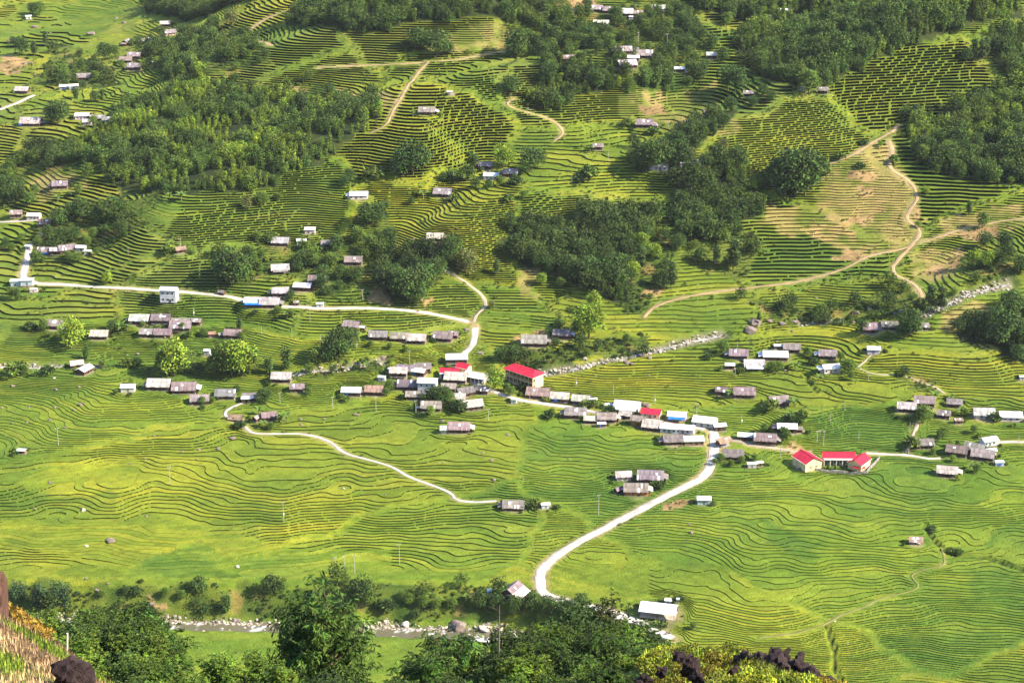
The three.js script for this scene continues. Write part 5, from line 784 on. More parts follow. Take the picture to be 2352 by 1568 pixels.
    const g = stuff('garden_bushes', 'low garden bushes and hedges around the village houses', 'bushes'); ls.forEach((l, i) => scatter('bush', shrubs[i], leafMat, l, g, TINT(.7, 1.3, .5)));
  }
  // weeds and grass on terrace walls, verges and dry slopes
  const R = rng(77), weeds = [[], []], grassy = [], small = [bush(95, 70, [.05, .09, .018], .5), bush(96, 70, [.085, .125, .022], .5)], dryTuft = tuft(97, 26, [.26, .22, .08], 1.1, .16);
  for (let i = 0; i < 120000; i++) {
    const d = 775 * Math.exp(R() * .62), x = (R() * 2 - 1) * d * .275, z = -d; if (sample(gwood, x, z) > .4) continue;
    const h = sample(gh, x, z), hill = smooth(28, 62, h), rice = sample(grice, x, z), n = fbm(x / 24 + 13, z / 24, 3);
    const want = rice > .8 ? Math.max(hill * (.07 + .55 * smooth(0, .35, n)), hill * .9 * (1 - smooth(2, 5.5, sample(gedge, x, z)))) : rice > .15 ? .2 * smooth(-.3, .3, n) : .3; if (R() > want || blocked(x, z, .4)) continue;
    const m = sample(gm, x, z), u = sample(gu, x, z), f = u - Math.floor(u); if (rice > .8 && sample(gedge, x, z) > 4 && f > .28 && f < .8 && R() < .8) continue;     // they keep to the terrace edges
    const e = [x, ground(x, z) - .05, z, .3 + R() * R() * .9, R() * 6.283, .8 + R() * .5]; if (rice > .15 && rice < .6 && R() < .6) grassy.push(e); else weeds[R() * 2 | 0].push(e);
  }
  const g = stuff('weeds', 'ragged weeds and small bushes on the hillside terrace walls', 'weeds'); weeds.forEach((l, i) => scatter('weed', small[i], leafMat, l, g, TINT(.75, 1.25, .5)));
  const g2 = stuff('dry_grass', 'tan dry grass on the bare hillside patches', 'grass'); scatter('grass_tuft', dryTuft, leafMat, grassy, g2, TINT(.8, 1.2, .2));
  console.log('weeds', weeds[0].length + weeds[1].length, 'dry', grassy.length);
}
// ---------- river, stones, boulders ----------
const foamy = [.55, .56, .54], muddy = [.1, .092, .055];
const waterMat = std({ roughness: .12, specularIntensity: .9, bumpMap: rep(pebbleTex, .16, .16), bumpScale: .12 });
function ribbonWater(P, y, w, step) {
  const c = new THREE.CatmullRomCurve3(P.map(([x, z]) => V3(x, y, z))), n = Math.round(c.getLength() / step), pos = [], cl = [], uv = [], idx = [], m = 14;
  for (let i = 0; i <= n; i++) { const p = c.getPointAt(i / n), t = c.getTangentAt(i / n); for (let j = 0; j <= m; j++) { const o = (j / m * 2 - 1) * w, x = p.x - t.z * o, z = p.z + t.x * o, rap = smooth(-.35, .3, (x + 20) / 60) * .3, f = smooth(.42 - rap, .72 - rap, noise(x / 1.6, z / .9) * .6 + noise(x / 5, z / 3) * .6); pos.push(x, y + noise(x / 2, z / 2) * .05, z); for (let q = 0; q < 3; q++) cl.push(lerp(muddy[q], foamy[q], f)); uv.push(x, z); if (i && j) { const a = (i - 1) * (m + 1) + j - 1, b = a + m + 1; idx.push(a, b, a + 1, a + 1, b, b + 1); } } }
  const g = new THREE.BufferGeometry(); g.setAttribute('position', new THREE.Float32BufferAttribute(pos, 3)); g.setAttribute('color', new THREE.Float32BufferAttribute(cl, 3)); g.setAttribute('uv', new THREE.Float32BufferAttribute(uv, 2)); g.setIndex(idx); g.computeVertexNormals(); return g;
}
const rockV = [1, 2, 3, 4, 5].map(s => rockGeo(s * 11, 2, .25, [.2, .16, .14])), darkRock = [1, 2, 3, 4].map(s => rockGeo(s * 17 + 3, 4, .5, [.042, .028, .029])), paleRock = [1, 2, 3].map(s => rockGeo(s * 23, 1, .2, [.5, .44, .38]));
function boulder(vx, vy, w, label, o = {}) { const p = hit(vx, vy), depth = project(...p)[2], s = w * depth / FOC / 2 * .72, R = rng(Math.round(vx * 7 + vy)), m = top('boulder', (o.dark ? darkRock : o.pale ? paleRock : rockV)[R() * 3 | 0], M.rock, label, 'boulder', o.group); m.position.set(p[0], (o.y ?? ground(p[0], p[2])) + s * .22, p[2] - s * .4); m.scale.set(s * (1 + R() * .25), s * (o.tall || .72), s * (.8 + R() * .3)); m.rotation.y = R() * 6.283; return m; }
function buildWater() {
  top('river', ribbonWater(riverPts, 1.05, 12, 1.2), waterMat, 'shallow grey-green river with white riffles at the foot of the fields', 'river', null, 'structure');
  streams.forEach(([P, w], i) => { const c = P.map(([x, z]) => V3(x, sample(gh, x, z) + .12, z)), cv = new THREE.CatmullRomCurve3(c), n = Math.round(cv.getLength() / 2), pos = [], cl = [], idx = [], uv = []; for (let k = 0; k <= n; k++) { const p = cv.getPointAt(k / n), t = cv.getTangentAt(k / n); for (const s of [-1, 0, 1]) { const x = p.x - t.z * s * w * .18, z = p.z + t.x * s * w * .18; pos.push(x, sample(gh, x, z) + .1, z); const f = .5 + .5 * noise(x / 2, z / 2); cl.push(lerp(.1, .4, f), lerp(.1, .4, f), lerp(.07, .38, f)); uv.push(x, z); } if (k) for (const j of [0, 1]) { const a = (k - 1) * 3 + j, b = a + 3; idx.push(a, b, a + 1, a + 1, b, b + 1); } } const g = new THREE.BufferGeometry(); g.setAttribute('position', new THREE.Float32BufferAttribute(pos, 3)); g.setAttribute('color', new THREE.Float32BufferAttribute(cl, 3)); g.setAttribute('uv', new THREE.Float32BufferAttribute(uv, 2)); g.setIndex(idx); g.computeVertexNormals(); top('stream', g, waterMat, ['thin stream among stones left of the village', 'rocky stream running down behind the long school', 'trickle of a stream above the yellow rice', 'stony stream in the right hand valley', 'narrow stream at the left edge below the fields'][i], 'stream', null, 'structure'); });
  // pale stones: bars of the river, beds of the streams
  const R = rng(31), lists = [[], [], []], bar = stuff('river_stones', 'pale pebbles and cobbles in bars along the river', 'stones');
  const c = new THREE.CatmullRomCurve3(riverPts.map(([x, z]) => V3(x, 0, z))), LN = c.getLength();
  for (let i = 0; i < 11000; i++) { const s = R(), p = c.getPointAt(s), t = c.getTangentAt(s), side = R(), n = noise(s * 40, 3.3); let o = side < .4 ? 8.4 + n * 1.2 + (R() + R() - 1) * 2.4 : side < .8 ? -8.4 + n * 1.6 + (R() + R() - 1) * 2.6 : (R() * 2 - 1) * 8; const x = p.x - t.z * o, z = p.z + t.x * o; if (side >= .85 && noise(x / 6, z / 4) < .1) continue; const sz = .1 + R() ** 3 * .8; lists[R() * 3 | 0].push([x, Math.max(sample(gh, x, z), .7) + sz * .2, z, sz, R() * 6, .6 + R() * .3]); }
  const TS = (x, z, i) => { const q = .42 + hash2(i, 3) * .7; return new THREE.Color().setRGB(q, q * .98, q * .95); };
  lists.forEach((l, i) => scatter('stone', paleRock[i], M.rock, l, bar, TS));
  streams.forEach(([P, w], k) => { const g = stuff('stream_stones', ['stones lining the stream left of the village', 'pale stones lining the stream behind the long school', 'stones beside the trickle above the yellow rice', 'pale stones in the right hand stream bed', 'stones along the stream at the left edge'][k], 'stones'), ls = [[], [], []], cv = new THREE.CatmullRomCurve3(P.map(([x, z]) => V3(x, 0, z))), n = cv.getLength() * w * 1.1; for (let i = 0; i < n; i++) { const s = R(), p = cv.getPointAt(s), t = cv.getTangentAt(s), o = (R() + R() - 1) * w * 1.05 + noise(s * 60, k) * w * .4, x = p.x - t.z * o, z = p.z + t.x * o, sz = .16 + R() ** 2.5 * .9; ls[R() * 3 | 0].push([x, sample(gh, x, z) + sz * .25, z, sz, R() * 6, .7]); } ls.forEach((l, i) => scatter('stone', paleRock[i], M.rock, l, g, TS)); });
  // boulders of the river
  const T = (x, y) => tile(1, 2, x, y);
  const RB = [[800, 1190, 130, 'largest brown-grey boulder standing in the river', .9], [500, 1160, 75, 'rounded purple-grey boulder on the far river bank, third of the row', .8], [440, 1175, 70, 'pale pointed boulder at the water edge in the boulder row', .8], [320, 1150, 55, 'grey boulder near the left end of the river boulder row', .8], [420, 1118, 60, 'flat dark boulder behind the river boulder row', .6], [545, 1122, 70, 'broad flat boulder behind the rounded purple-grey one', .6], [690, 1145, 85, 'orange stained boulder in the river boulder row', .8], [630, 1140, 45, 'small grey boulder left of the orange stained one', .8], [862, 1120, 55, 'upright dark boulder behind the largest river boulder', 1.1], [895, 1135, 45, 'grey boulder right of the upright dark one', .8], [985, 1200, 110, 'long pale slab rock among the river riffles', .4], [1060, 1200, 50, 'grey rock at the right end of the pale slab', .7], [360, 1140, 40, 'small grey boulder second from left in the river row', .8], [175, 1185, 50, 'pale boulder beside the big bamboo tree at the water', .8], [1180, 1195, 45, 'grey rock in the shaded right part of the river', .6], [1130, 1255, 45, 'pale rock in the foaming right part of the river', .6], [690, 1193, 40, 'flat cream rock in the water left of the largest boulder', .4], [1070, 1280, 40, 'rounded rock near the lower river bank, right', .7]];
  for (const [x, y, w, l, t] of RB) { const v = T(x, y), r = ray(...v), tt = (EYE - 1.1) / -r[1], p = [r[0] * tt, 0, r[2] * tt], s = w * Z * p[2] / -FOC / 2, m = top('boulder', (l.includes('pale') || l.includes('cream') ? paleRock : rockV)[x % 3], M.rock, l, 'boulder'); m.position.set(p[0], 1 + s * .3, p[2]); m.scale.set(s * 1.1, s * t, s * .9); m.rotation.y = x; }
  for (const [x, y, w, l] of [[1615, 1155, 85, 'purple-brown boulder behind the white pebble bar, left bank'], [1085, 1150, 60, 'dark split boulder leftmost on the far bank'], [1150, 1165, 45, 'grey boulder at the water right of the split boulder'], [1480, 1150, 50, 'pale boulder on the grass behind the pebble bar'], [1230, 1185, 30, 'small pale rock at the left water edge']]) boulder(...tile(0, 2, x, y), w * Z, l);
  const field = (c, r, s) => { for (const q of s.split(';')) { const [x, y, w, f] = q.trim().split(' '); const v = tile(c, r, +x, +y), m = boulder(...v, +w * Z, null, { dark: f == 'd', pale: f == 'p', tall: f == 'f' ? .35 : .7 }); later(m, f == 'p' ? 'pale field boulder' : f == 'f' ? 'flat grey boulder' : 'grey field boulder', v, 'boulder', 'boulders lying in the fields'); } };
  field(0, 0, '795 130 32;850 160 46;620 240 76;75 285 58;345 225 32;235 195 60;240 520 30;170 440 40;210 435 40');
  field(0, 1, '85 1075 36;385 1100 40;540 1083 34;15 1222 30;198 1215 26;375 1220 30;548 1203 42;505 1238 26;340 1304 32;183 1320 26;445 1358 40 f;1055 1413 30;1590 1435 62 f;1490 1507 46;2215 1300 34;2055 1302 36;2060 1340 30;1360 1508 36;370 1018 32 p;940 855 34;870 860 24;1810 1418 26;1245 1520 28;80 1325 24');
  field(0, 2, '1622 778 44 p;568 392 50 p;592 636 36 p;343 204 45 f;1000 433 28;755 604 95 f;663 940 50;1345 44 24;590 857 32;890 72 22;235 384 26;740 890 30;995 36 26;1035 1035 80 f');
  field(1, 1, '1140 1408 42 f;100 1275 58 f;690 1318 42;2085 1210 85;290 885 62;950 850 62;1950 912 62;1985 928 42;2060 866 72;2108 880 52;965 1530 26;855 690 50;1740 1000 24;2105 1000 24;1680 1445 20');
  field(2, 1, '690 530 68;1170 585 62 d;1450 580 38;500 650 120;595 635 64;680 655 74;465 700 120;985 648 95;1165 638 42;825 648 28;770 640 64;750 698 36;640 773 32 f;410 840 52 f;915 470 30;1275 548 50;1385 490 40;1490 560 40;1200 575 40;700 970 40');
  field(1, 2, '1045 184 42;1028 50 42 f;1240 176 30;1555 38 24;695 66 24;15 245 30 p;300 285 16');
  field(2, 2, '60 545 48;45 488 26;205 168 16;25 604 18;115 590 16;1130 1300 14 p;1040 1150 20 p');
}
// ---------- utility poles ----------
function buildPoles() {
  const list = [[0, 1, '1325 595 66;400 1475 122;1790 715 62;1995 740 62;2190 780 70;2120 630 62;1915 1185 76;2275 1220 80;878 175 52;1235 130 70'], [1, 1, '105 810 72;467 920 92;237 1245 106;1005 1305 80;1288 1195 62;1605 1075 72;1858 1130 72;2143 1190 70;1223 785 62;1413 700 66;147 490 76;495 135 76;510 1255 90'], [2, 1, '95 1260 76;402 1330 62;1010 1315 66;1203 1435 66;1107 1235 70;1550 1390 76;918 1450 78;936 1470 100;962 1475 104;667 1565 90;1268 1035 50;2295 1460 62;358 1005 50;372 825 66'], [0, 2, '1163 215 130;1940 470 146;2293 850 152'], [1, 2, '25 830 142;92 822 138;398 750 142;1758 418 142'], [1, 0, '2225 375 136;2030 290 66;2010 985 56;1825 1105 62;1575 1255 62;2237 875 56;1890 875 60;930 720 0']];
  for (const [c, r, s] of list) for (const q of s.split(';')) {
    const [x, y, h] = q.split(' ').map(Number); if (!h) continue; const v = tile(c, r, x, y), p = hit(...v), H = h * Z * project(...p)[2] / FOC / .93, o = thing('utility_pole', null, null, [p[0], ground(p[0], p[2]) - .2, p[2]], .5);
    const tall = H > 6; part('pole', tube([0, 0, 0], [0, H, 0], tall ? .17 : .13, tall ? .11 : .1, [.4, .37, .34], 8), M.plaster, o);
    if (tall) { part('crossarm', box(1.7, .12, .12, 0, H - .4, 0, [.2, .18, .17]), M.plain, o); for (const a of [-.7, 0, .7]) part('insulator', new THREE.CylinderGeometry(.06, .08, .28, 8).translate(a, H - .2, 0), M.plain, o); }
    if (/^(1605|2143|402|1325|105|1940)$/.test(String(x))) part('meter_box', box(.5, .9, .35, .1, H * .42, .15, [.6, .6, .6]), M.plain, o);
    later(o, tall ? 'tall concrete utility pole' : 'thin utility pole', v, 'utility pole', 'utility poles in the fields');
  }
}
// ---------- the two schools ----------
function school(v, turn, label, build) { const p = hit(...v), o = thing('school_building', label, 'school', [p[0], 0, p[2]], turn); o.userData.at = p; o.position.y = ground(p[0], p[2]); build(o); return o; }
const sheet = (L, S, c, n) => { const g = []; for (let i = 0; i < n; i++) { const q = .95 + hash2(i, n) * .1; g.push(box(L / n - .015, .06, S, -L / 2 + (i + .5) * L / n, 0, 0, c.map(v => v * q))); } return merge(g); };
function redRoof(L, W, H, rise, over, parent, hipR) { const S = Math.hypot(W / 2 + over, rise) , a = Math.atan2(rise, W / 2 + over), LL = L + over * 2, g = []; for (const s of [1, -1]) { const m = sheet(LL, S, RED, Math.round(LL / 1.1)).translate(0, 0, S / 2).rotateX(a); if (s < 0) m.rotateY(Math.PI); g.push(m.translate(0, H + rise, 0)); } g.push(box(LL, .12, .4, 0, H + rise + .06, 0, RED)); part('roof', merge(g), M.metal, parent); }
const schoolPads = [];
function buildSchools() {
  { // the long school: two storeys of open galleries
    const L = 19.5, W = 8.2, H = 6.6;
    const o = school(tile(1, 1, 1250, 1050), -.74, 'long two-storey yellow school with red roof and open galleries', g => {
      part('wall', merge([box(L, H, .2, 0, H / 2, -W / 2 + .1, CREAM), box(.2, H, W - .2, L / 2 - .1, H / 2, .1, [.72, .58, .34]), box(.2, H, W - .2, -L / 2 + .1, H / 2, .1, CREAM), box(L - .4, H, .15, 0, H / 2, W / 2 - 2, [.3, .22, .13])]), M.plaster, g);  // wall behind the galleries coloured darker, recess shade painted in
      part('floor_slab', merge([box(L, .3, 2.2, 0, 3.2, W / 2 - 1, [.6, .5, .34]), box(L, .35, 2.2, 0, .05, W / 2 - 1, CONC), box(L, .35, W, 0, H - .1, 0, [.66, .55, .36])]), M.plaster, g);
      for (let i = 0; i <= 7; i++) part('column', box(.34, H, .34, -L / 2 + .2 + i * (L - .4) / 7, H / 2, W / 2 - .1, [.55, .42, .24]), M.plaster, g);
      for (let i = 0; i < 7; i++) for (const y of [0, 3.3]) { const x = -L / 2 + .2 + (i + .5) * (L - .4) / 7; part(i % 2 ? 'door' : 'window', box(i % 2 ? 1.2 : 1.9, i % 2 ? 2.3 : 1.5, .1, x, y + (i % 2 ? 1.3 : 1.7), W / 2 - 1.87, [.02, .025, .035]), M.glass, g); part('railing', merge([box(2.3, .08, .08, x, y + 1.1, W / 2 - .15, [.5, .4, .25]), ...[-.9, -.45, 0, .45, .9].map(a => box(.06, .85, .06, x + a, y + .66, W / 2 - .15, [.5, .4, .25]))]), M.plaster, g); }
      part('window', box(.1, 1.6, 1.3, L / 2 + .02, 4.7, W / 2 - 1.1, [.05, .045, .03]), M.glass, g); part('window', box(.1, 1.5, 1.1, L / 2 + .02, 1.5, W / 2 - 1.1, [.05, .045, .03]), M.glass, g);
      part('eave', merge([box(L + 1.5, .38, W + 1.5, 0, H + .2, 0, [.78, .74, .66])]), M.plaster, g);
      // hipped at the near end
      const rise = 2.1, a = L / 2 + .95, b = W / 2 + .95, y = H + .4, hx = a - 3.6, P = [[-a, y, b], [a, y, b], [hx, y + rise, 0], [-a + 3, y + rise, 0], [a, y, -b], [-a, y, -b]].map(q => V3(...q)), tri = []; const face = (...f) => { for (let i = 1; i + 1 < f.length; i++) tri.push(P[f[0]], P[f[i]], P[f[i + 1]]); };
      face(0, 1, 2, 3); face(4, 5, 3, 2); face(1, 4, 2); face(5, 0, 3); const rg = new THREE.BufferGeometry().setFromPoints(tri); rg.computeVertexNormals(); part('roof', paint(metres(rg), RED), M.metal, g);
      const ribs = []; for (let i = 0; i < 17; i++) { const x = -a + 3.2 + i * (hx + a - 3.2) / 16; const s = Math.hypot(b, rise); ribs.push(box(.06, .06, s, 0, 0, s / 2, RED.map(v => v * .85)).rotateX(Math.atan2(rise, b)).translate(x, y + rise + .02, 0)); } part('roof_rib', merge(ribs), M.metal, g); part('ridge_cap', box(hx + a - 3, .1, .3, (hx - a + 3) / 2, y + rise + .05, 0, RED), M.metal, g);
    });
    refs.push([...tile(1, 1, 1240, 1000), 'long two-storey school']);
  }
  const simple = (v, turn, L, W, H, rise, label, front) => school(v, turn, label, g => {
    part('wall', gableWalls(L, W, H, rise, [.74, .58, .34]), M.plaster, g); redRoof(L, W, H, rise, .55, g);
    part('eave', merge([box(L + 1, .22, .16, 0, H - .02, W / 2 + .5, [.75, .72, .66]), box(L + 1, .22, .16, 0, H - .02, -W / 2 - .5, [.75, .72, .66])]), M.plaster, g); front && front(g, L, W, H);
  });
  const porch = (n) => (g, L, W, H) => { for (let i = 0; i <= n; i++) part('column', box(.3, H, .3, -L / 2 + .15 + i * (L - .3) / n, H / 2, W / 2 + 1.3, [.8, .76, .68]), M.plaster, g); part('veranda_roof', box(L, .16, 1.8, 0, H - .1, W / 2 + .8, [.8, .77, .7]), M.plaster, g); for (let i = 0; i < n; i++) { const x = -L / 2 + .15 + (i + .5) * (L - .3) / n; part('door', box(.95, 2.1, .08, x - .4, 1.15, W / 2 + .05, [.05, .07, .12]), M.glass, g); part('window', box(.9, 1.2, .08, x + .75, 1.6, W / 2 + .05, [.03, .05, .09]), M.glass, g); } };
  simple(tile(1, 1, 742, 1004), -.12, 9.5, 6, 3, 1.6, 'small yellow house with red roof at the back of the village', porch(3));
  simple(tile(1, 1, 838, 978), -.5, 6.5, 5.5, 3.4, 1.8, 'red roofed wing turned aside right of the small yellow house');
  school(tile(1, 1, 925, 1030), -.5, 'long low white school block with grey roof and pillared porch', g => { const L = 12, W = 6, H = 3; part('wall', gableWalls(L, W, H, 1.5, [.66, .6, .5]), M.plaster, g); porch(5)(g, L, W, H); const R = rng(4); part('roof', roofGeo(L, W, 1.5, .6, [.5, .46, .42], 'sheet', R).translate(0, H, 0), M.metal, g); });
  simple(tile(2, 2, 850, 88), -1.12, 11, 9.5, 4.2, 2.5, 'left gabled block of the yellow school compound with red roofs', (g, L, W, H) => { for (const a of [-1.6, 1.6]) part('window', box(.08, 1.2, 1.1, L / 2 + .04, 2, a, [.3, .24, .16]), M.plaster, g); });
  simple(tile(2, 2, 1062, 62), -.02, 15, 6, 3.6, 2, 'middle long block of the yellow school compound with dark doors', porch(5));
  simple(tile(2, 2, 1205, 92), .95, 10, 7, 3.4, 2.2, 'right gabled block of the yellow school compound with red roofs', (g, L, W, H) => part('porch_roof', box(2, .12, 3, -L / 2 - 1, 2.3, 1, RED), M.metal, g));
  { // the compound's stone retaining wall, yard wall and gate stall
    const a = hit(...tile(2, 2, 770, 108)), b = hit(...tile(2, 2, 1150, 140)), c = hit(...tile(2, 2, 1255, 138)), d = hit(...tile(2, 2, 1345, 30)), line = [a, b, c, d], g = thing('retaining_wall', 'grey stone retaining wall below the red roofed school compound', 'wall');
    line.forEach((p, i) => { if (!i) return; const q = line[i - 1], n = Math.max(3, Math.round(Math.hypot(p[0] - q[0], p[2] - q[2]) / 1.2)); for (let k = 0; k < n; k++) { const t = (k + .5) / n, x = lerp(q[0], p[0], t), z = lerp(q[2], p[2], t), w = Math.hypot(p[0] - q[0], p[2] - q[2]) / n; const m = part('stone_block', box(w - .06, 1.5, .5 + .14 * hash2(k, i), 0, 0, 0, [.3, .27, .26].map(v => v * (.8 + .4 * hash2(k, i + 3)))), M.rock, g); m.position.set(x, ground(x, z) + .3, z); m.rotation.y = -Math.atan2(p[2] - q[2], p[0] - q[0]); } });
    const s = hit(...tile(2, 2, 1215, 120)), st = thing('market_stall', 'small stall with a red roof at the corner of the school compound', 'stall', [s[0], ground(s[0], s[2]), s[2]], .1); part('roof', box(4, .12, 2.6, 0, 2.2, 0, RED).rotateX(.12), M.metal, st); for (const x of [-1.8, 1.8]) for (const z of [-1.1, 1.1]) part('post', box(.12, 2.2, .12, x, 1.1, z, [.5, .4, .3]), M.plain, st); part('counter', box(3.2, .9, .7, 0, .45, .6, [.6, .4, .3]), M.plain, st);
    const tk = hit(...tile(2, 2, 922, 92)), t = thing('water_tank', 'small blue water tank in the school yard', 'tank', [tk[0], ground(tk[0], tk[2]), tk[2]]); part('tank', paint(new THREE.CylinderGeometry(.55, .6, 1.3, 16).translate(0, .65, 0), TARP), M.metal, t); part('lid', paint(new THREE.CylinderGeometry(.3, .35, .15, 12).translate(0, 1.37, 0), TARP), M.metal, t);
  }
  // two-storey concrete house in the village, three-storey house on the upper road
  const block = (v, turn, L, W, H, storeys, roofc, wallc, label) => { const p = hit(...v), g = thing('concrete_house', label, 'house', [p[0], ground(p[0], p[2]) - .3, p[2]], turn); part('wall', merge([box(L, H, W, 0, H / 2, 0, wallc), box(L + .08, .2, W + .08, 0, H * .52, 0, wallc.map(v => v * .9))]), M.plaster, g); const R = rng(L * 10 | 0); part('roof', merge([roofGeo(L, W, 1.1, .5, roofc, 'sheet', R).translate(0, H + .04, 0), ...[1, -1].map(s => { const sh = new THREE.Shape([new THREE.Vector2(-W / 2, 0), new THREE.Vector2(W / 2, 0), new THREE.Vector2(0, 1.05)]); return paint(metres(new THREE.ExtrudeGeometry(sh, { depth: .15, bevelEnabled: false }).rotateY(Math.PI / 2).translate(s > 0 ? L / 2 - .15 : -L / 2, H, 0)), wallc); })]), M.metal, g); for (let s = 0; s < storeys; s++) for (let i = 0; i < 3; i++) { const x = (i - 1) * L * .3; const f = part('window', box(1.25, 1.25, .1, x, H / storeys * (s + .55), W / 2 + .03, [.6, .62, .64]), M.plaster, g); part('pane', box(.95, .95, .06, x, H / storeys * (s + .55), W / 2 + .08, [.02, .025, .03]), M.glass, f); } part('door', box(1.2, 2, .08, L * .12, 1, W / 2 + .04, [.1, .08, .06]), M.plain, g); return g; };
  block(tile(1, 1, 592, 1106), -.12, 9.5, 7, 6.4, 2, WHITE, [.5, .52, .55], 'two-storey concrete house with white roof in the village centre'); refs.push([...tile(1, 1, 592, 1060), 'two-storey concrete house']);
  block(tile(0, 1, 1160, 486), -.1, 9, 6, 7.2, 2, [.44, .43, .44], [.6, .6, .62], 'tall white house standing below the pale upper road'); refs.push([...tile(0, 1, 1160, 440), 'tall white house below the upper road']);
}
// ---------- bridge, people and motorbikes ----------
import { MarchingCubes } from 'three/addons/objects/MarchingCubes.js';
function figure() { // a walking person as one skin, 1.65 m
  const J = [[0, 1.52, 0, .1], [0, 1.36, 0, .055], [0, 1.2, 0, .14], [0, .92, 0, .13], [.1, .88, 0, .1], [.11, .48, .06, .07], [.12, .06, -.02, .05], [-.1, .88, 0, .1], [-.11, .48, -.02, .07], [-.12, .06, -.12, .05], [.19, 1.3, 0, .06], [.25, 1.02, -.04, .045], [.23, .8, .06, .035], [-.19, 1.3, 0, .06], [-.25, 1.02, .04, .045], [-.23, .8, .1, .035], [.13, .03, .1, .04], [-.13, .03, .0, .04]];
  const B = [[0, 1], [1, 2], [2, 3], [3, 4], [4, 5], [5, 6], [3, 7], [7, 8], [8, 9], [2, 10], [10, 11], [11, 12], [2, 13], [13, 14], [14, 15], [6, 16], [9, 17]];
  const n = 44, mc = new MarchingCubes(n, new THREE.MeshBasicMaterial(), false, false, 40000), S = .9; const d = new THREE.Vector3();
  for (let k = 0; k < n; k++) for (let j = 0; j < n; j++) for (let i = 0; i < n; i++) { const x = (i / n * 2 - 1) * S, y = (j / n * 2 - 1) * S + .82, z = (k / n * 2 - 1) * S; let f = 1e9; for (const [a, b] of B) { const A = J[a], Q = J[b], ux = Q[0] - A[0], uy = Q[1] - A[1], uz = Q[2] - A[2], t = clamp(((x - A[0]) * ux + (y - A[1]) * uy + (z - A[2]) * uz) / (ux * ux + uy * uy + uz * uz), 0, 1), q = Math.hypot(x - A[0] - ux * t, y - A[1] - uy * t, z - A[2] - uz * t) - lerp(A[3], Q[3], t); const h = Math.max(.05 - Math.abs(f - q), 0) / .05; f = Math.min(f, q) - h * h * .0125; } mc.field[i + j * n + k * n * n] = -f; }
  mc.isolation = 0; mc.update(); const c = mc.geometry.drawRange.count || mc.count, P = mc.positionArray.slice(0, c * 3), N = mc.normalArray.slice(0, c * 3), g = new THREE.BufferGeometry(); for (let i = 0; i < c; i++) { P[i * 3] *= S; P[i * 3 + 1] = P[i * 3 + 1] * S + .82; P[i * 3 + 2] *= S; }
  g.setAttribute('position', new THREE.BufferAttribute(P, 3)); g.setAttribute('normal', new THREE.BufferAttribute(N, 3)); return g;
}
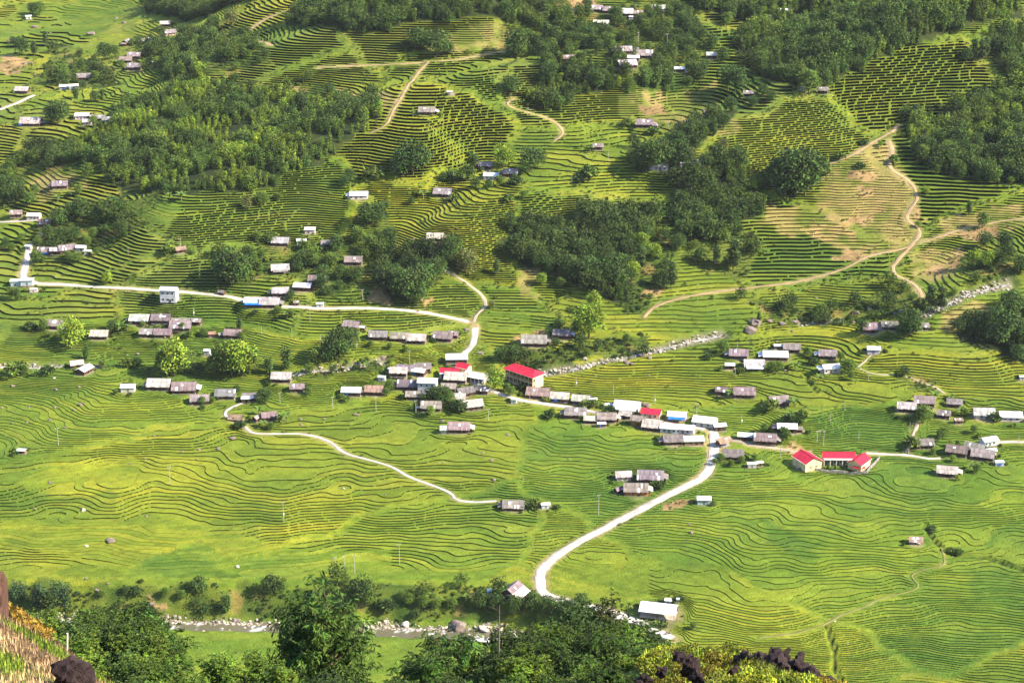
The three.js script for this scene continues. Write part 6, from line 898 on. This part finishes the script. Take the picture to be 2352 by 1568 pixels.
function buildSmall() {
  const body = figure();
  const person = (c, r, x, y, coat, legs, label) => { const p = hit(...tile(c, r, x, y)), g = body.clone(), P = g.attributes.position, a = new Float32Array(P.count * 3); for (let i = 0; i < P.count; i++) { const h = P.getY(i), k = h > 1.5 ? [.03, .025, .02] : h > 1.38 ? [.3, .19, .13] : h > .85 ? (h < .86 && Math.abs(P.getX(i)) > .2 ? [.3, .19, .13] : coat) : h > .08 ? legs : [.05, .04, .04]; a.set(k, i * 3); } g.setAttribute('color', new THREE.BufferAttribute(a, 3)); const m = top('person', g, M.plain, label, 'person'); m.position.set(p[0], ground(p[0], p[2]) + .15, p[2]); m.rotation.y = x; };
  person(2, 2, 192, 32, [.3, .08, .06], [.05, .05, .08], 'person in a reddish top walking on the road bend'); person(2, 2, 160, 22, [.05, .05, .07], [.04, .04, .05], 'person in dark clothes at the left side of the road bend'); person(1, 1, 1432, 914, [.6, .05, .05], [.05, .05, .1], 'person in a red jacket standing by the rocky stream'); person(1, 1, 1394, 908, [.65, .62, .6], [.08, .08, .1], 'person in a pale shirt near the rocky stream');
  [[1262, 752, [.5, .1, .3]], [1276, 757, [.1, .2, .5]], [1290, 761, [.6, .6, .6]], [1304, 764, [.5, .15, .1]], [1318, 768, [.1, .1, .15]], [1330, 771, [.3, .3, .5]]].forEach(([x, y, c], i) => person(1, 0, x, y, c, [.05, .05, .07], ['person in a pink top, leftmost walker on the terrace path', 'person in a blue top on the terrace path behind the pink one', 'person in a white shirt in the middle of the walkers', 'person in a red top among the terrace path walkers', 'person in black near the front of the walkers', 'person in a violet top, rightmost walker on the terrace path'][i]));
  const bike = (v, turn, c, label) => { const p = hit(...v), g = thing('motorbike', label, 'motorbike', [p[0], ground(p[0], p[2]) + .12, p[2]], turn); for (const x of [-.62, .62]) { const w = part('wheel', paint(new THREE.TorusGeometry(.27, .06, 8, 20).translate(x, .32, 0), [.02, .02, .02]), M.plain, g); part('hub', paint(new THREE.CylinderGeometry(.08, .08, .12, 10).rotateX(Math.PI / 2).translate(x, .32, 0), [.4, .4, .4]), M.metal, w); } part('body', merge([tube([-.55, .62, 0], [.35, .5, 0], .13, .1, c), tube([.35, .5, 0], [.55, .95, 0], .07, .05, c), tube([.62, .34, 0], [.5, .95, 0], .03, .03, [.3, .3, .3])]), M.metal, g); part('engine', box(.36, .3, .24, 0, .38, 0, [.12, .12, .12]), M.plain, g); part('saddle', box(.75, .1, .26, -.2, .8, 0, [.03, .03, .03]), M.plain, g); part('handlebar', tube([.48, 1.02, -.33], [.48, 1.02, .33], .025, .025, [.1, .1, .1]), M.plain, g); part('headlight', paint(new THREE.SphereGeometry(.1, 10, 8).translate(.62, .92, 0), [.6, .6, .6]), M.glass, g); };
  bike(tile(1, 2, 2138, 1182), .3, [.5, .55, .6], 'white motorbike parked on the pale yard by the open shed'); bike(tile(1, 2, 2222, 1232), .9, [.25, .03, .03], 'dark red motorbike, left of two parked on the lower yard'); bike(tile(1, 2, 2240, 1236), .5, [.05, .06, .09], 'black motorbike, right of two parked on the lower yard'); bike(tile(1, 1, 523, 566), .1, [.04, .04, .05], 'black motorbike riding along the pale upper road'); bike(tile(1, 2, 2090, 1150), 1.2, [.3, .05, .05], 'red motorbike under the edge of the open shed yard');
  // concrete yard by the river road and the bridge deck
  const q = [[1600, 1010], [1700, 1045], [1850, 1075], [2010, 1140], [2190, 1240], [2255, 1275], [2215, 1300], [2100, 1230], [1990, 1170], [1890, 1160], [1560, 1060]].map(([x, y]) => hit(...tile(1, 2, x, y))), yc = Math.max(...q.map(p => p[1])), sh = new THREE.Shape(q.map(p => new THREE.Vector2(p[0], -p[2])));
  const yard = new THREE.ExtrudeGeometry(sh, { depth: .9, bevelEnabled: false }).rotateX(-Math.PI / 2).translate(0, yc - .7, 0); top('concrete_yard', paint(metres(yard), [.52, .48, .44]), M.road, 'pale concrete yard between the bridge road and the open shed', 'yard', null, 'structure');
  const wt = hit(...tile(1, 2, 2300, 1030)), tk = thing('water_tank', 'round metal water tank beside the big open shed', 'tank', [wt[0], ground(wt[0], wt[2]), wt[2]]); part('tank', paint(new THREE.CylinderGeometry(.6, .6, 1.4, 18).rotateZ(Math.PI / 2).translate(0, 2.6, 0), [.5, .52, .55]), M.metal, tk); for (const x of [-.4, .4]) for (const z of [-.4, .4]) part('leg', box(.1, 2.1, .1, x, 1.05, z, [.3, .3, .3]), M.plain, tk);
}
// ---------- the near hillside the photograph is taken from ----------
const front = [[0, 396, 0], [-40, 392, 0], [40, 392, 0], [-90, 398, -5], [90, 390, -5], [-60, 440, 60], [60, 440, 60]];
const put = (vx, vy, zd) => { const p = atDepth(vx, vy, zd); front.push(p); return p; };
put(-160, 1425, 66); put(0, 1455, 66); put(60, 1468, 66); put(130, 1502, 62); put(215, 1562, 58); put(245, 1610, 56); put(0, 1585, 48); put(100, 1610, 48); put(280, 1700, 62); put(60, 1560, 90); put(250, 1640, 100); put(430, 1720, 120); put(0, 1500, 120);
put(750, 1740, 165); put(1000, 1720, 170); put(560, 1720, 140); put(1290, 1720, 170); put(1400, 1640, 165); put(1480, 1590, 160); put(1580, 1522, 150); put(1700, 1536, 138); put(1800, 1560, 130); put(1890, 1600, 124); put(1500, 1620, 118); put(1680, 1640, 108); put(1350, 1720, 130); put(1850, 1700, 104); put(2050, 1760, 128); put(2352, 1850, 128); put(1300, 1760, 120); put(2600, 1900, 120); put(-500, 1500, 80); put(1000, 2100, 90); put(500, 2100, 80);
for (const [x, y, z] of [[-60, 135, -330], [60, 132, -330], [-120, 60, -460], [0, 50, -460], [130, 52, -460], [-200, 130, -330], [200, 130, -330], [-150, 4, -600], [0, 3, -600], [150, 4, -600], [-60, 2, -640], [60, 2, -640], [-240, 220, -200], [240, 200, -200], [0, 205, -215], [70, 240, -195], [-70, 230, -195]]) front.push([x, y, z]);
const nearY = (() => { const n = front.length, N = n + 3, A = [], phi = r => r < 1e-12 ? 0 : r * Math.log(r), P = front.map(([x, y, z]) => [x / 100, z / 100, y]); for (let i = 0; i < N; i++) A.push(new Float64Array(N + 1)); for (let i = 0; i < n; i++) { for (let j = 0; j < n; j++) A[i][j] = phi((P[i][0] - P[j][0]) ** 2 + (P[i][1] - P[j][1]) ** 2) + (i == j ? .003 : 0); A[i][n] = A[n][i] = 1; A[i][n + 1] = A[n + 1][i] = P[i][0]; A[i][n + 2] = A[n + 2][i] = P[i][1]; A[i][N] = P[i][2]; } for (let c = 0; c < N; c++) { let p = c; for (let r = c + 1; r < N; r++) if (Math.abs(A[r][c]) > Math.abs(A[p][c])) p = r; [A[c], A[p]] = [A[p], A[c]]; for (let r = 0; r < N; r++) if (r != c) { const f = A[r][c] / A[c][c]; if (f) for (let k = c; k <= N; k++) A[r][k] -= f * A[c][k]; } } const w = A.map((r, i) => r[N] / r[i]); return (x, z) => { const a = x / 100, b = z / 100; let s = w[n] + w[n + 1] * a + w[n + 2] * b; for (let i = 0; i < n; i++) s += w[i] * phi((a - P[i][0]) ** 2 + (b - P[i][1]) ** 2); return s + noise(x / 5, z / 5) * .35; }; })();
function sprayTree(seed, o) { // near tree: limbs, twigs and drooping leaf sprays
  const R = rng(seed), L = new Leaves(), wood = [], H = 10; limb(wood, V3(0, -1.5, 0), V3((R() - .5), H * .55, (R() - .5)), .28, .16, R);
  for (let k = 0; k < o.limbs; k++) {
    const a = k * 2.4 + R() * .8, t = (k + .4) / o.limbs, r = o.spread * H * Math.sqrt(Math.max(.12, 1 - (2 * t - .85) ** 2)) * (.55 + R() * .6), s0 = V3((R() - .5) * .4, H * (.12 + .42 * t), (R() - .5) * .4), e = V3(Math.cos(a) * r, H * (o.low + (1 - o.low) * t) + (R() - .5), Math.sin(a) * r); limb(wood, s0, e, .1, .03, R); const lt = tone(o.c, R, .3);
    for (let i = 0; i < o.sprays; i++) { const f = Math.pow(R(), .6), c = s0.clone().lerp(e, .35 + .7 * f).addScaledVector(unit(R), o.puff * (.3 + R())), dir = unit(R); dir.y = dir.y * .5 - o.droop; dir.normalize(); const sd = V3().crossVectors(dir, V3(0, 1, 0.01)).normalize(), st = tone(lt, R, .3); for (let j = 0; j < o.blades; j++) { const u = j / o.blades, side = j % 2 ? 1 : -1, p = c.clone().addScaledVector(dir, u * o.len), d = dir.clone().addScaledVector(sd, side * (.9 - .5 * u)).addScaledVector(unit(R), .25).normalize(), s = V3().crossVectors(d, unit(R)).normalize(); L.add(p, d, s, o.leaf * (.7 + R() * .5), o.leaf * o.slim, tone(st, R, .28), .3, V3(p.x * .3, .8 + (p.y - 5) * .08, p.z * .3).addScaledVector(V3(c.x - e.x, c.y - e.y, c.z - e.z), .3)); } }
  }
  return { wood: merge(wood), crown: L.geo() };
}
function buildFront() {
  { // ground of the near hill
    const nx = 130, nz = 170, pos = [], cl = [], uv = [], idx = []; for (let j = 0; j <= nz; j++) for (let i = 0; i <= nx; i++) { const z = 70 - 715 * Math.pow(j / nz, 1.15), x = (i / nx * 2 - 1) * (90 + 160 * j / nz), y = Math.min(nearY(x, z), 470); pos.push(x, y, z); const n = clamp(.5 + fbm(x / 9, z / 9, 3) * 1.2, 0, 1); cl.push(lerp(.05, .15, n), lerp(.09, .17, n), lerp(.015, .035, n)); uv.push(x, z); if (i && j) { const a = (j - 1) * (nx + 1) + i - 1, b = a + nx + 1; idx.push(a, a + 1, b, a + 1, b + 1, b); } }
    const g = new THREE.BufferGeometry(); g.setAttribute('position', new THREE.Float32BufferAttribute(pos, 3)); g.setAttribute('color', new THREE.Float32BufferAttribute(cl, 3)); g.setAttribute('uv', new THREE.Float32BufferAttribute(uv, 2)); g.setIndex(idx); g.computeVertexNormals(); top('near_hillside', g, M.dirt, 'steep grassy hillside dropping from the viewpoint to the river', 'hillside', null, 'structure');
  }
  const protoA = [0, 1].map(i => sprayTree(300 + i, { limbs: 30, spread: .36, low: .1, puff: 1.0, droop: .55, sprays: 36, blades: 11, len: .75, leaf: .46, slim: .24, c: [.06, .12, .018] }));
  const protoB = [0, 1].map(i => sprayTree(310 + i, { limbs: 26, spread: .34, low: .16, puff: .9, droop: .1, sprays: 46, blades: 8, len: .5, leaf: .34, slim: .5, c: [.1, .165, .018] }));
  const protoC = sprayTree(320, { limbs: 26, spread: .36, low: .12, puff: .95, droop: .2, sprays: 46, blades: 8, len: .5, leaf: .36, slim: .45, c: [.045, .085, .016] });
  const protoD = sprayTree(330, { limbs: 22, spread: .3, low: .3, puff: .75, droop: .1, sprays: 20, blades: 8, len: .5, leaf: .34, slim: .45, c: [.06, .085, .018] });
  let n = 0;
  const tree = (P, vx, vTop, vBase, zd, wide, label, name = 'near_tree') => { // crown top and foot as seen, at a distance of its own
    const a = atDepth(vx, vBase, zd), b = atDepth(vx, vTop, zd), H = b[1] - a[1], o = thing(name, label, 'tree', [a[0], a[1], a[2]], n * 1.7), s = H / 10.6; o.scale.set(s * wide, s, s * wide); part('trunk', P.wood, barkMat, o); part('crown', P.crown, leafMat, o); n++; return o; };
  tree(protoA[0], 760, 1345, 1640, 168, 1.05, 'big dark bamboo-like tree in front of the river, left of centre', 'feathery_tree');
  tree(protoA[1], 700, 1345, 1640, 172, .62, 'leaning left side of foliage joined to the big dark feathery tree', 'feathery_tree');
  tree(protoB[0], 505, 1492, 1650, 142, 1.15, 'light green bushy tree at the bottom edge, left of the feathery tree');
  tree(protoB[1], 590, 1496, 1650, 144, 1.1, 'light green bushy tree at the bottom edge, touching the feathery tree');
  tree(protoB[0], 445, 1535, 1650, 140, 1.2, 'low light green bush at the bottom edge beside the meadow');
  tree(protoB[1], 645, 1520, 1650, 140, 1, 'low green bush under the big feathery tree');
  tree(protoA[0], 1035, 1452, 1660, 166, 1.35, 'drooping feathery tree at the bottom edge, centre', 'feathery_tree');
  tree(protoA[1], 985, 1490, 1660, 160, 1.15, 'darker feathery tree left of the drooping one, bottom centre', 'feathery_tree');
  tree(protoC, 1120, 1530, 1680, 156, 1.3, 'low dark bush right of the drooping feathery tree');
  tree(protoC, 1265, 1425, 1640, 178, 1.05, 'dark leafy tree before the shaded river bank');
  tree(protoB[0], 1230, 1450, 1640, 172, .9, 'olive leafy tree at the right end of the visible river');
  tree(protoC, 1330, 1375, 1620, 180, .9, 'dark tree below the road bend at the bridge');
  tree(protoD, 1393, 1352, 1560, 172, .8, 'tall dark tree with visible trunk in the bottom right thicket', 'tall_tree');
  tree(protoC, 1300, 1480, 1650, 165, 1.3, 'broad dark bush in the bottom right thicket');
  tree(protoB[1], 1395, 1462, 1650, 162, 1.25, 'olive bush at the foot of the tall dark tree');
  tree(protoB[0], 1470, 1458, 1650, 160, 1.2, 'yellowish green bush below the concrete yard');
  tree(protoA[1], 1340, 1515, 1660, 150, 1.5, 'grey-green feathery bush at the bottom edge, right of centre', 'feathery_tree');
  tree(protoA[0], 1455, 1510, 1660, 148, 1.5, 'grey-green feathery bush right of the other at the bottom edge', 'feathery_tree');
  tree(protoC, 1210, 1520, 1680, 155, 1.4, 'dark bush at the bottom edge between feathery trees');
  tree(protoB[1], 1540, 1476, 1650, 156, 1.1, 'yellow-green bush at the top of the near right hill');
  // left group
  tree(protoA[1], 350, 1395, 1640, 128, .95, 'feathery tree reaching over the meadow at the left', 'feathery_tree');
  tree(protoA[0], 300, 1420, 1640, 120, 1, 'dark feathery tree behind the left grassy slope', 'feathery_tree');
  tree(protoB[0], 215, 1392, 1600, 122, .8, 'light green tree in the middle of the left foreground group');
  tree(protoB[1], 125, 1400, 1560, 118, .9, 'small green tree left in the left foreground group');
  tree(protoC, 170, 1425, 1590, 112, 1, 'dark green bush behind the tan grass');
  tree(protoC, 250, 1445, 1640, 112, 1.15, 'dark leafy bush in the left foreground group');
  tree(protoB[0], 75, 1398, 1540, 110, .9, 'bright yellow-green bush beside the brown rock face');
  tree(protoA[1], 375, 1480, 1660, 112, 1, 'feathery shrub at the right side of the left group', 'feathery_tree');
  tree(protoC, 310, 1500, 1680, 105, 1.2, 'dense green shrub above the black rock');
  tree(protoB[1], 190, 1455, 1600, 100, 1, 'light leafy shrub at the edge of the tan grass');
  tree(protoB[0], 120, 1435, 1560, 98, 1, 'leafy shrub on the rim of the left grassy slope');
  tree(protoB[1], 345, 1545, 1690, 100, 1.1, 'low shrub at the bottom edge right of the black rock');
  { // the packed growth behind and between them
    const Q = rng(515), lists = {}, g = stuff('near_thicket', 'tangled dark green growth filling the lower right thicket', 'thicket'), g2 = stuff('near_thicket', 'tangled green growth filling the lower left foreground group', 'thicket'), g3 = stuff('near_thicket', 'low dark growth along the bottom edge under the feathery trees', 'thicket');
    const fill = (G, P, n, x0, x1, topAt, zd0, zd1, h0, h1, t) => { const L = []; for (let i = 0; i < n; i++) { const vx = x0 + Q() * (x1 - x0), f = Q(), vt = topAt(vx) + f * f * (1600 - topAt(vx)), zd = lerp(zd1, zd0, f), H = lerp(h0, h1, Q()), p = atDepth(vx, vt, zd); L.push([p[0], p[1] - H, p[2], H / 10.6 * 1.15, Q() * 6.3]); } scatter('crown', P, leafMat, L, G, t); };
    const topR = x => 1452 - 40 * smooth(1150, 1330, x) + 62 * smooth(1400, 1560, x);
    fill(g, protoC.crown, 34, 1150, 1545, topR, 140, 185, 5, 8, TINT(.6, 1.15, .3)); fill(g, protoB[0].crown, 22, 1170, 1560, x => topR(x) + 15, 135, 175, 4, 6.5, TINT(.5, 1, .4)); fill(g, protoA[0].crown, 14, 1080, 1520, x => topR(x) + 50, 130, 165, 5, 7, TINT(.6, 1, .1));
    const topL = x => 1425 - 25 * smooth(60, 250, x) + 20 * smooth(300, 400, x);
    fill(g2, protoC.crown, 20, 50, 375, topL, 92, 135, 3, 6, TINT(.6, 1.2, .3)); fill(g2, protoB[1].crown, 18, 40, 350, topL, 92, 130, 3, 5, TINT(.55, 1.05, .4)); fill(g2, protoA[1].crown, 12, 180, 385, x => topL(x) + 30, 90, 130, 3.5, 6, TINT(.7, 1.1, .1));
    fill(g3, protoC.crown, 16, 640, 1150, x => 1560, 140, 165, 5, 7, TINT(.6, 1, .2)); fill(g3, protoB[0].crown, 8, 420, 700, x => 1545, 130, 145, 4, 6, TINT(.8, 1.1, .2));
  }
  { // bare pole-like dead tree
    const a = atDepth(1145, 1500, 158), b = atDepth(1148, 1390, 158), o = thing('dead_tree', 'thin bare dead tree standing in front of the river', 'tree', a), H = b[1] - a[1]; part('trunk', tube([0, -2, 0], [.1, H, 0], .13, .03, [.16, .13, .11], 8), barkMat, o); for (let i = 0; i < 9; i++) { const y = H * (.3 + i * .075), s = i % 2 ? 1 : -1; part('branch', tube([.05, y, 0], [s * (.5 + .25 * (i % 3)), y + .35, .2 * s], .025, .008, [.14, .11, .09], 5), barkMat, o); }
  }
  const R = rng(404);
  // grass slope at the left: tan seed grass and green blades
  const tan = tuft(410, 30, [.5, .36, .2], .5, .022), grn = tuft(411, 34, [.22, .3, .03], .38, .045), lists = [[], []];
  for (let i = 0; i < 90000 && lists[0].length + lists[1].length < 26000; i++) { const zd = 34 + R() * 50, vx = -60 + R() * 430, x = (vx - 1176) / FOC * zd * 1.02 / .92, z = -zd, y = nearY(x, z), q = project(x, y, z); if (q[0] > 60 + (q[1] - 1400) * 1.35 + 40 || q[1] < 1330) continue; const n = noise(x / 3.2, z / 3.2) + (R() - .5) * .7; lists[n > .12 ? 0 : 1].push([x, y - .05, z, .6 + R() * .6, R() * 6.283]); }
  const gs = stuff('seed_grass', 'tan and green tall grass on the slope at the lower left corner', 'grass'); scatter('tan_grass', tan, leafMat, lists[0], gs, TINT(.8, 1.25, .1)); scatter('green_grass', grn, leafMat, lists[1], gs, TINT(.8, 1.4, .5));
  // yellow-green cover of the near right hill
  const cov = [bush(420, 700, YG, .17), bush(421, 700, [.13, .165, .018], .17), bush(422, 600, [.25, .22, .02], .15)], L = [[], [], []], gk = tuft(423, 50, [.18, .27, .03], .9, .05), G2 = [];
  for (let i = 0; i < 26000; i++) { const zd = 92 + R() * 66, vx = 1290 + R() * 1000, x = (vx - 1176) / FOC * zd * 1.1, z = -zd, y = nearY(x, z), q = project(x, y, z); if (q[1] > 1640 || q[0] < 1490 - (1568 - q[1]) * .1 || R() < .62) continue; const n = noise(x / 4, z / 4) + .5 * noise(x / 1.7, z / 1.7); if (n < -.3) continue; if (R() < .12) G2.push([x, y, z, .7 + R() * .8, R() * 6]); else L[n > .25 ? 2 : R() < .6 ? 0 : 1].push([x, y - .2, z, .35 + R() * R() * 1.3, R() * 6.283, .7 + R() * .7]); }
  const gc = stuff('shrub_cover', 'yellow-green shrubs covering the near hill at lower right', 'shrubs'); L.forEach((l, i) => scatter('bush', cov[i], leafMat, l, gc, TINT(.75, 1.3, .35))); scatter('grass', gk, leafMat, G2, gc, TINT(.8, 1.2, .3));
  // orange leaved shrub cover by the rock face
  const ol = []; for (let i = 0; i < 160; i++) { const v = [-30 + R() * 120, 1470 + R() * 55], p = atDepth(...v, 60 + R() * 5); ol.push([p[0], nearY(p[0], p[2]) - .2, p[2], .4 + R() * .5, R() * 6]); }
  const go = stuff('russet_shrubs', 'orange-leaved shrubs under the brown rock face', 'shrubs'); scatter('bush', bush(430, 300, [.2, .14, .02], .2), leafMat, ol, go, TINT(.7, 1.3, .2));
  // dark rocks
  const rock = (vx, vy, w, zd, label, t = .9) => { const p = atDepth(vx, vy, zd), s = w * zd / FOC / 2 * 1.05, m = top('dark_rock', darkRock[Math.round(vx) % 4], M.rock, label, 'rock'); m.position.set(...p); m.scale.set(s, s * t, s * .9); m.rotation.set(0, vx, .2); };
  rock(165, 1550, 92, 50, 'black craggy rock in the tan grass at lower left', .85);
  for (const [vx, vy, w, zd, l, t] of [[1710, 1514, 46, 128, 'black rock leftmost in the upper row on the right hill', 1], [1745, 1520, 44, 127, 'black pointed rock second in the upper row on the right hill', 1.1], [1775, 1498, 34, 130, 'small black knob highest on the right hill', 1], [1800, 1505, 36, 129, 'rounded black knob right of the highest one', 1], [1785, 1532, 70, 125, 'largest black rock in the middle of the right hill', .8], [1832, 1528, 60, 126, 'black rock right of the largest one on the right hill', .9], [1690, 1548, 40, 118, 'slanting black rock lower left in the right hill group', 1.1], [1722, 1556, 44, 117, 'wedge shaped black rock below the upper row', .9], [1760, 1572, 56, 114, 'flat brown-black rock at the bottom edge, right hill', .6], [1870, 1560, 62, 122, 'black rock rightmost at the bottom edge', .9], [1905, 1568, 40, 122, 'small black rock at the right foot of the hill', .7], [1585, 1528, 44, 118, 'upright black rock left on the right hill', 1.2], [1600, 1552, 40, 115, 'black rock below the upright one', .9], [1520, 1540, 30, 118, 'small black rock among shrubs at left of the right hill', 1], [1555, 1505, 36, 128, 'dark rock hidden in shrubs near the hill top', .9], [1640, 1560, 30, 114, 'small black rock between the two black rock groups', .9], [1478, 1562, 36, 115, 'dark rock low in the shrubs at bottom right', .9]]) rock(vx, vy, w, zd, l, t);
  { const a = atDepth(-12, 1385, 60), m = top('rock_face', rockGeo(77, 4, .22, [.13, .07, .055]), M.rock, 'brown rock face rising at the left edge of the frame', 'rock'); m.position.set(a[0] - .25, a[1] - .2, a[2]); m.scale.set(.75, 1.9, .9); m.rotation.set(0, .4, -.22); }
  { const p = atDepth(152, 1482, 90), o = thing('wooden_post', 'short pale wooden post among the left foreground trees', 'post', p); part('post', tube([0, -.5, 0], [.12, .75, 0], .06, .05, [.55, .5, .42], 7), M.plain, o); }
}
// hills beyond and beside, down to the horizon
function buildHills() {
  const n = 120, pos = [], cl = [], uv = [], idx = []; for (let j = 0; j <= n; j++) for (let i = 0; i <= n; i++) { const x = (i / n * 2 - 1) ** 3 * 5200 + (i / n * 2 - 1) * 800, z = 900 - (j / n) * 1500 - (j / n) ** 3 * 6000, d = -z; const inside = Math.abs(x) < HALF(Math.max(d, 1)) + 60 && d < 1930 && d > -400; let y = d > Z0 && d < 1910 ? TPS(clamp(x, -HALF(d), HALF(d)), z) - 6 : d >= 1910 ? lerp(TPS(clamp(x, -HALF(1910), HALF(1910)), -1910) - 6, 420 + 260 * fbm(x / 1400, z / 1400, 3), smooth(1910, 3600, d)) : -30; const side = smooth(40, 900, Math.abs(x) - HALF(Math.max(d, 300))); y += side * 140 * (1 + fbm(x / 500, z / 500, 3)); if (inside) y -= 25; if (d < 650) y = lerp(y, inside ? -60 : 330, smooth(650, 0, d)); pos.push(x, y, z); const q = clamp(.5 + fbm(x / 90, z / 90, 4), 0, 1); cl.push(lerp(.035, .1, q), lerp(.06, .15, q), lerp(.015, .025, q)); uv.push(x, z); if (i && j) { const a = (j - 1) * (n + 1) + i - 1, b = a + n + 1; idx.push(a, a + 1, b, a + 1, b + 1, b); } }
  const g = new THREE.BufferGeometry(); g.setAttribute('position', new THREE.Float32BufferAttribute(pos, 3)); g.setAttribute('color', new THREE.Float32BufferAttribute(cl, 3)); g.setAttribute('uv', new THREE.Float32BufferAttribute(uv, 2)); g.setIndex(idx); g.computeVertexNormals(); top('hills', g, M.dirt, 'green hills around the valley reaching to the horizon', 'hills', null, 'structure');
}
// ---------- put it together ----------
surveyHouses(); 
for (const [v, r] of [[tile(1, 1, 1200, 1000), 11], [tile(1, 1, 742, 1000), 6], [tile(1, 1, 930, 1010), 8], [tile(2, 2, 850, 70), 9], [tile(2, 2, 1062, 50), 9], [tile(2, 2, 1210, 70), 8], [tile(1, 1, 592, 1085), 6.5], [tile(0, 1, 1165, 470), 6], [tile(1, 2, 2158, 1120), 11]]) { const p = hit(...v); pads.push([p[0], p[2], r, p[1]]); }
levelRoads(); coverGround();
const groundMat = new THREE.MeshPhysicalMaterial({ vertexColors: true, map: grain, bumpMap: grainBump, bumpScale: .22, roughness: 1, specularIntensity: .15, side: THREE.DoubleSide });
top('terraced_ground', buildTerrain(), groundMat, 'stepped green rice terraces covering the valley floor and hillside', 'ground', null, 'structure');
buildHills(); buildRoads();
houses.forEach((h, i) => { h.y = sample(gh, ...h.p); buildHouse(h, i); refs.push([h.v[0], h.v[1] - 10, refText(h.label)]); });
buildSchools(); buildWater(); buildSmall(); buildWoods(); buildPlants(); buildPoles(); buildFront();
settleLabels();
renderer.render(scene, camera);
